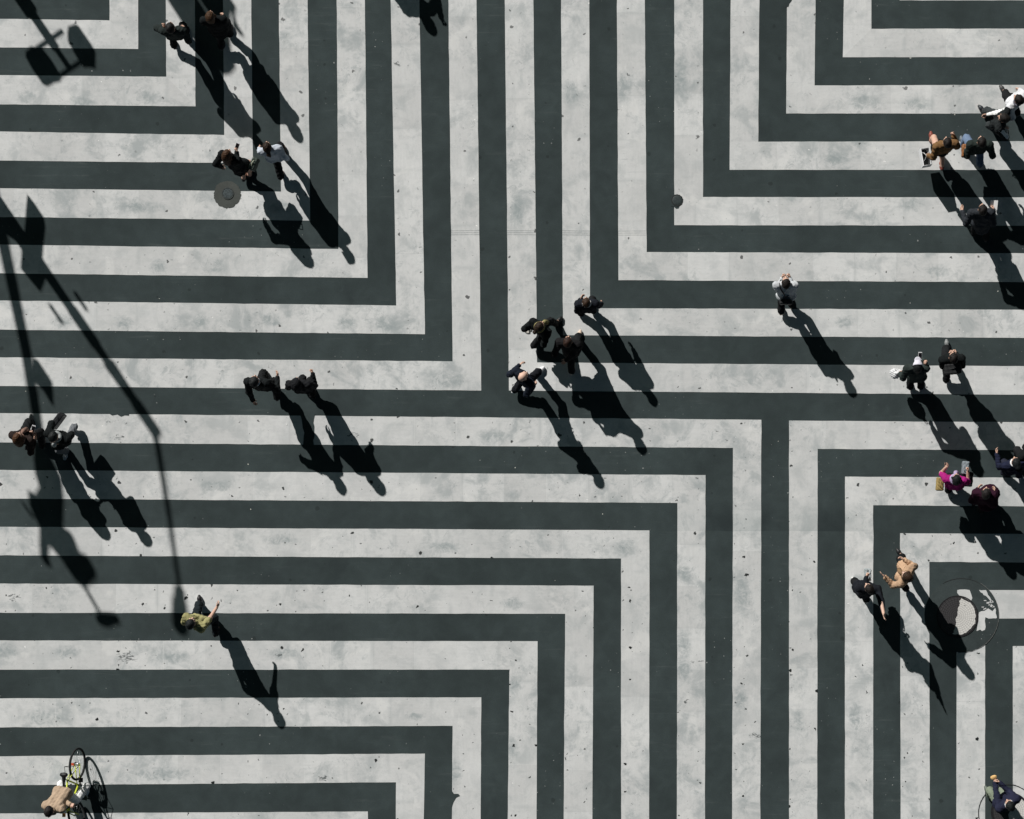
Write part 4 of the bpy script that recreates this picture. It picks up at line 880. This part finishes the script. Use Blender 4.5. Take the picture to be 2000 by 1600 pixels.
person("cyclist in a tan hooded jacket and white trousers leaning over a bicycle", (96, 1586), 102, [(172, 1540, 95), (123, 1530, 85, 30)], 1.72, [g0, g1], ('grip', 'grip'), top=(.40, .30, .215), style='jacket', legs=(.72, .72, .72), shoes=(.75, .75, .76), sole=(.7, .7, .7), hair_s='short', hair_c=(.014, .012, .012), hz=1.36, pelvis=(122, 1549), pz=.84, bulk=.9, scarf=(.36, .27, .19), group="people on the crossing", hint=[(-.3, .2, -.4), (.3, .2, -.4)])

# ------------------------------------------------------------------ street furniture standing past the frame, known by its shadow
def S_solve(base, pts, wdir):
    A_ = np.array([wdir*PPM, SPX]).T; return [np.linalg.solve(A_, np.array(p, float)-base) for p in pts]
PERP = np.array([SPX[1], -SPX[0]])/np.linalg.norm(SPX)      # image direction across the shadows
WV = vec(PERP[0], -PERP[1], 0); TV = vec(SDX, -SDY, 0)
def panel(mb, base, pts, th=.06, shift=0.0, m=0):
    """upright plate of real thickness whose outline throws the given shadow outline"""
    base = np.asarray(base, float); q = S_solve(base, pts, PERP); O = G(*base); n = len(q)
    V = [O+WV*w_+vec(0, 0, z)+unit(TV)*(d+shift) for d in (-th/2, th/2) for (w_, z) in q]
    return mb.add(V, [tuple(range(n)), tuple(range(2*n-1, n-1, -1))]+[(i, n+i, n+(i+1) % n, (i+1) % n) for i in range(n)], m)
def pole_to(mb, base, z1, r, m=0, z0=0): O = G(*base); return mb.tube([O+vec(0, 0, z0), O+vec(0, 0, z1)], r, 16, m)
def at_shadow(px, py, z): return G(*(np.array([px, py], float)-SPX*z), z)
# pedestrian signal pair
zt = 4.1; base = np.array([137, 135])-SPX*zt
T = empty("pedestrian_signal", G(*base), "pedestrian signal pole with two heads past the upper left corner", "traffic signal")
mb = MB(); pole_to(mb, base, zt, .055); mb.tube([G(*base)+vec(0, 0, 0), G(*base)+vec(0, 0, zt-.35)], .085, 16); mb.box(G(*base)+vec(0, 0, zt-1.15), (.2, .2, .5)); mb.build("pole", GREY_METAL, T, True)
for z in (zt-.47, zt):
    O = G(*base, z); MB().tube([O-WV*.32, O+WV*.32], .036, 10).build("bracket", GREY_METAL, T, True)
for pts, sg in (([(63, 96), (84, 97), (101, 118), (119, 148), (115, 156), (97, 160), (92, 166), (82, 162), (66, 140), (53, 116), (53, 106)], -1), ([(137, 57), (150, 52), (157, 56), (178, 86), (184, 98), (184, 131), (176, 128), (160, 128), (150, 112), (136, 86), (135, 70)], 1)):
    mb = MB(); panel(mb, base, pts, .12); ho = mb.build("signal_head", GREY_METAL, T)
    c = np.mean(mb.arrays()[0], axis=0); R = np.array([WV, unit(TV), vec(0, 0, 1)])
    for dz in (-.12, .12): MB().box(c+unit(TV)*.064+vec(0, 0, dz), (.2, .008, .18), R).build("lens", plain("dark_lens", (.03, .03, .035), .2), ho)
# wide double sign panel by the top edge
base = np.array([436, 138])-SPX*5.6
T = empty("sign_board", G(*base), "tall double sign board past the top edge by its two posts", "sign board")
mb = MB(); far_ = SPX*3.2
panel(mb, base, [np.array((330, 4))-far_, (330, 4), (362, 54), (417, 136), (424, 139), (434, 139), (434, 74), (409, 34), (387, 0), np.array((387, 0))-far_], .06)
mb.build("panel", GREY_METAL, T)
mb = MB(); panel(mb, base, [np.array((391, 0))-far_, (391, 0), (413, 32), (430, 60), (430, 139), (438, 139), (447, 136), (456, 124), (447, 100), (444, 62), (445, 22), (452, 0), np.array((452, 0))-far_], .06, .08); mb.build("panel", GREY_METAL, T)
mb = MB(); panel(mb, base, [(452, 0), (446, 20), (469, 58), (462, 58), (447, 40), (447, 0)], .05, .16); mb.build("bracket", GREY_METAL, T)
mb = MB(); 
for dx in (-.45, -.1): mb.tube([G(*base)+WV*dx-unit(TV)*.08, G(*base)+WV*dx-unit(TV)*.08+vec(0, 0, 3.0)], .06, 12)
mb.build("post", GREY_METAL, T, True)
# lamp post with a long arm
zt = 6.7; base = np.array([303, 842])-SPX*zt
T = empty("street_lamp", G(*base), "street lamp past the left edge with a long bent arm", "street lamp")
O = G(*base); mb = MB().tube([O, O+vec(0, 0, 3.0), O+vec(0, 0, 5.6), O+vec(0, 0, 5.62), O+vec(0, 0, zt)], [.12, .105, .075, .11, .06], 14)
for z, r_, h_ in ((4.75, .10, .55), (6.25, .105, .5)): mb.tube([O+vec(0, 0, z), O+vec(0, 0, z+h_)], r_, 14)
mb.build("pole", GREY_METAL, T, True)
e1 = at_shadow(331, 1010, 7.15); e2 = at_shadow(351, 1150, 7.4)
MB().tube([O+vec(0, 0, zt-.05), O*.85+e1*.15+vec(0, 0, .95*6.0), at_shadow(309, 870, 6.85), e1, e2], [.05, .05, .045, .04, .035], 12).V
MB().tube([O+vec(0, 0, zt-.02), at_shadow(309, 876, 6.85), e1, e2], [.055, .05, .042, .036], 12).build("arm", GREY_METAL, T, True)
l1 = at_shadow(352, 1205, 7.45); d_ = unit(l1-e2); V, F = sdf_mesh([cap(e2+d_*.05, l1+d_*.18, .09, .13), cap(e2+d_*.3, l1, .12, .12)], .016, .05); mesh_obj("lamp_head", V, F.tolist(), GREY_METAL, T)
for x, y, L_ in ((156, 586, .22), (108, 611, .22)):
    zc = 5.0; p = at_shadow(x, y, zc); MB().tube([p-vec(0, 0, .12), p+vec(0, 0, .17)], .035, 10).build("sensor", GREY_METAL, T, True)
    pass
mb = MB(); panel(mb, base, [(47, 370), (61, 388), (77, 412), (80, 430), (76, 470), (74, 498), (84, 520), (76, 545), (70, 558), (50, 534), (34, 515), (36, 480), (41, 440)], .05, .15); mb.build("sign_plate", GREY_METAL, T)
mb = MB(); panel(mb, base, [(-20, 360), (0, 390), (30, 430), (42, 446), (38, 482), (20, 455), (0, 440), (-20, 420)], .05, .2); mb.build("sign_plate", GREY_METAL, T)
# gantry arm with a traffic signal
zg = 5.6; p0 = at_shadow(-60, 150, zg-.3); p1 = at_shadow(0, 440, zg); p2 = at_shadow(52, 690, zg+.05); p3 = at_shadow(82, 880, zg+.08)
T = empty("traffic_signal", vec(p0[0], p0[1], 0), "traffic signal on a long mast arm past the left edge", "traffic signal")
MB().tube([vec(p0[0], p0[1], 0), p0+vec(0, 0, .4)], .13, 14).build("pole", GREY_METAL, T, True)
MB().tube([p0, p1, p2, p3], [.13, .105, .09, .08], 12).build("mast_arm", GREY_METAL, T, True)
gb = np.array([82, 880])-SPX*zg
mb = MB(); panel(mb, gb, [(66, 700), (76, 706), (102, 746), (104, 778), (105, 795), (98, 786), (84, 762), (70, 750)], .04); mb.build("sign_plate", GREY_METAL, T)
mb = MB(); panel(mb, gb, [(70, 862), (84, 866), (118, 930), (122, 970), (121, 1026), (76, 1026), (60, 990), (58, 962), (72, 970), (80, 955), (72, 930), (68, 900)], .12); mb.build("signal_head", BLACK_METAL, T)
mb = MB(); panel(mb, gb, [(34, 968), (46, 980), (60, 1000), (58, 1005), (44, 986)], .04, .1); mb.build("bracket", GREY_METAL, T)
hd2 = MB(); panel(hd2, gb, [(78, 1024), (122, 1030), (138, 1040), (147, 1062), (150, 1078), (170, 1086), (181, 1106), (183, 1120), (170, 1134), (160, 1142), (140, 1124), (118, 1090), (100, 1068), (98, 1058), (90, 1062), (90, 1085), (97, 1098), (88, 1100), (80, 1090), (78, 1064)], .14, .05); hd2.build("signal_head", BLACK_METAL, T)
a0 = at_shadow(160, 1136, 6.2); a1 = at_shadow(193, 1194, 6.6); MB().tube([a0, a1], .032, 10).build("sensor_stem", GREY_METAL, T, True)
a2 = at_shadow(211, 1210, 6.75); V, F = sdf_mesh([cap(a2-vec(.15, 0, 0), a2+vec(.15, .0, 0), .09, .08), ell(a2-vec(.04, .03, 0), (.14, .1, .09))], .014, .04); mesh_obj("camera_housing", V, F.tolist(), GREY_METAL, T)
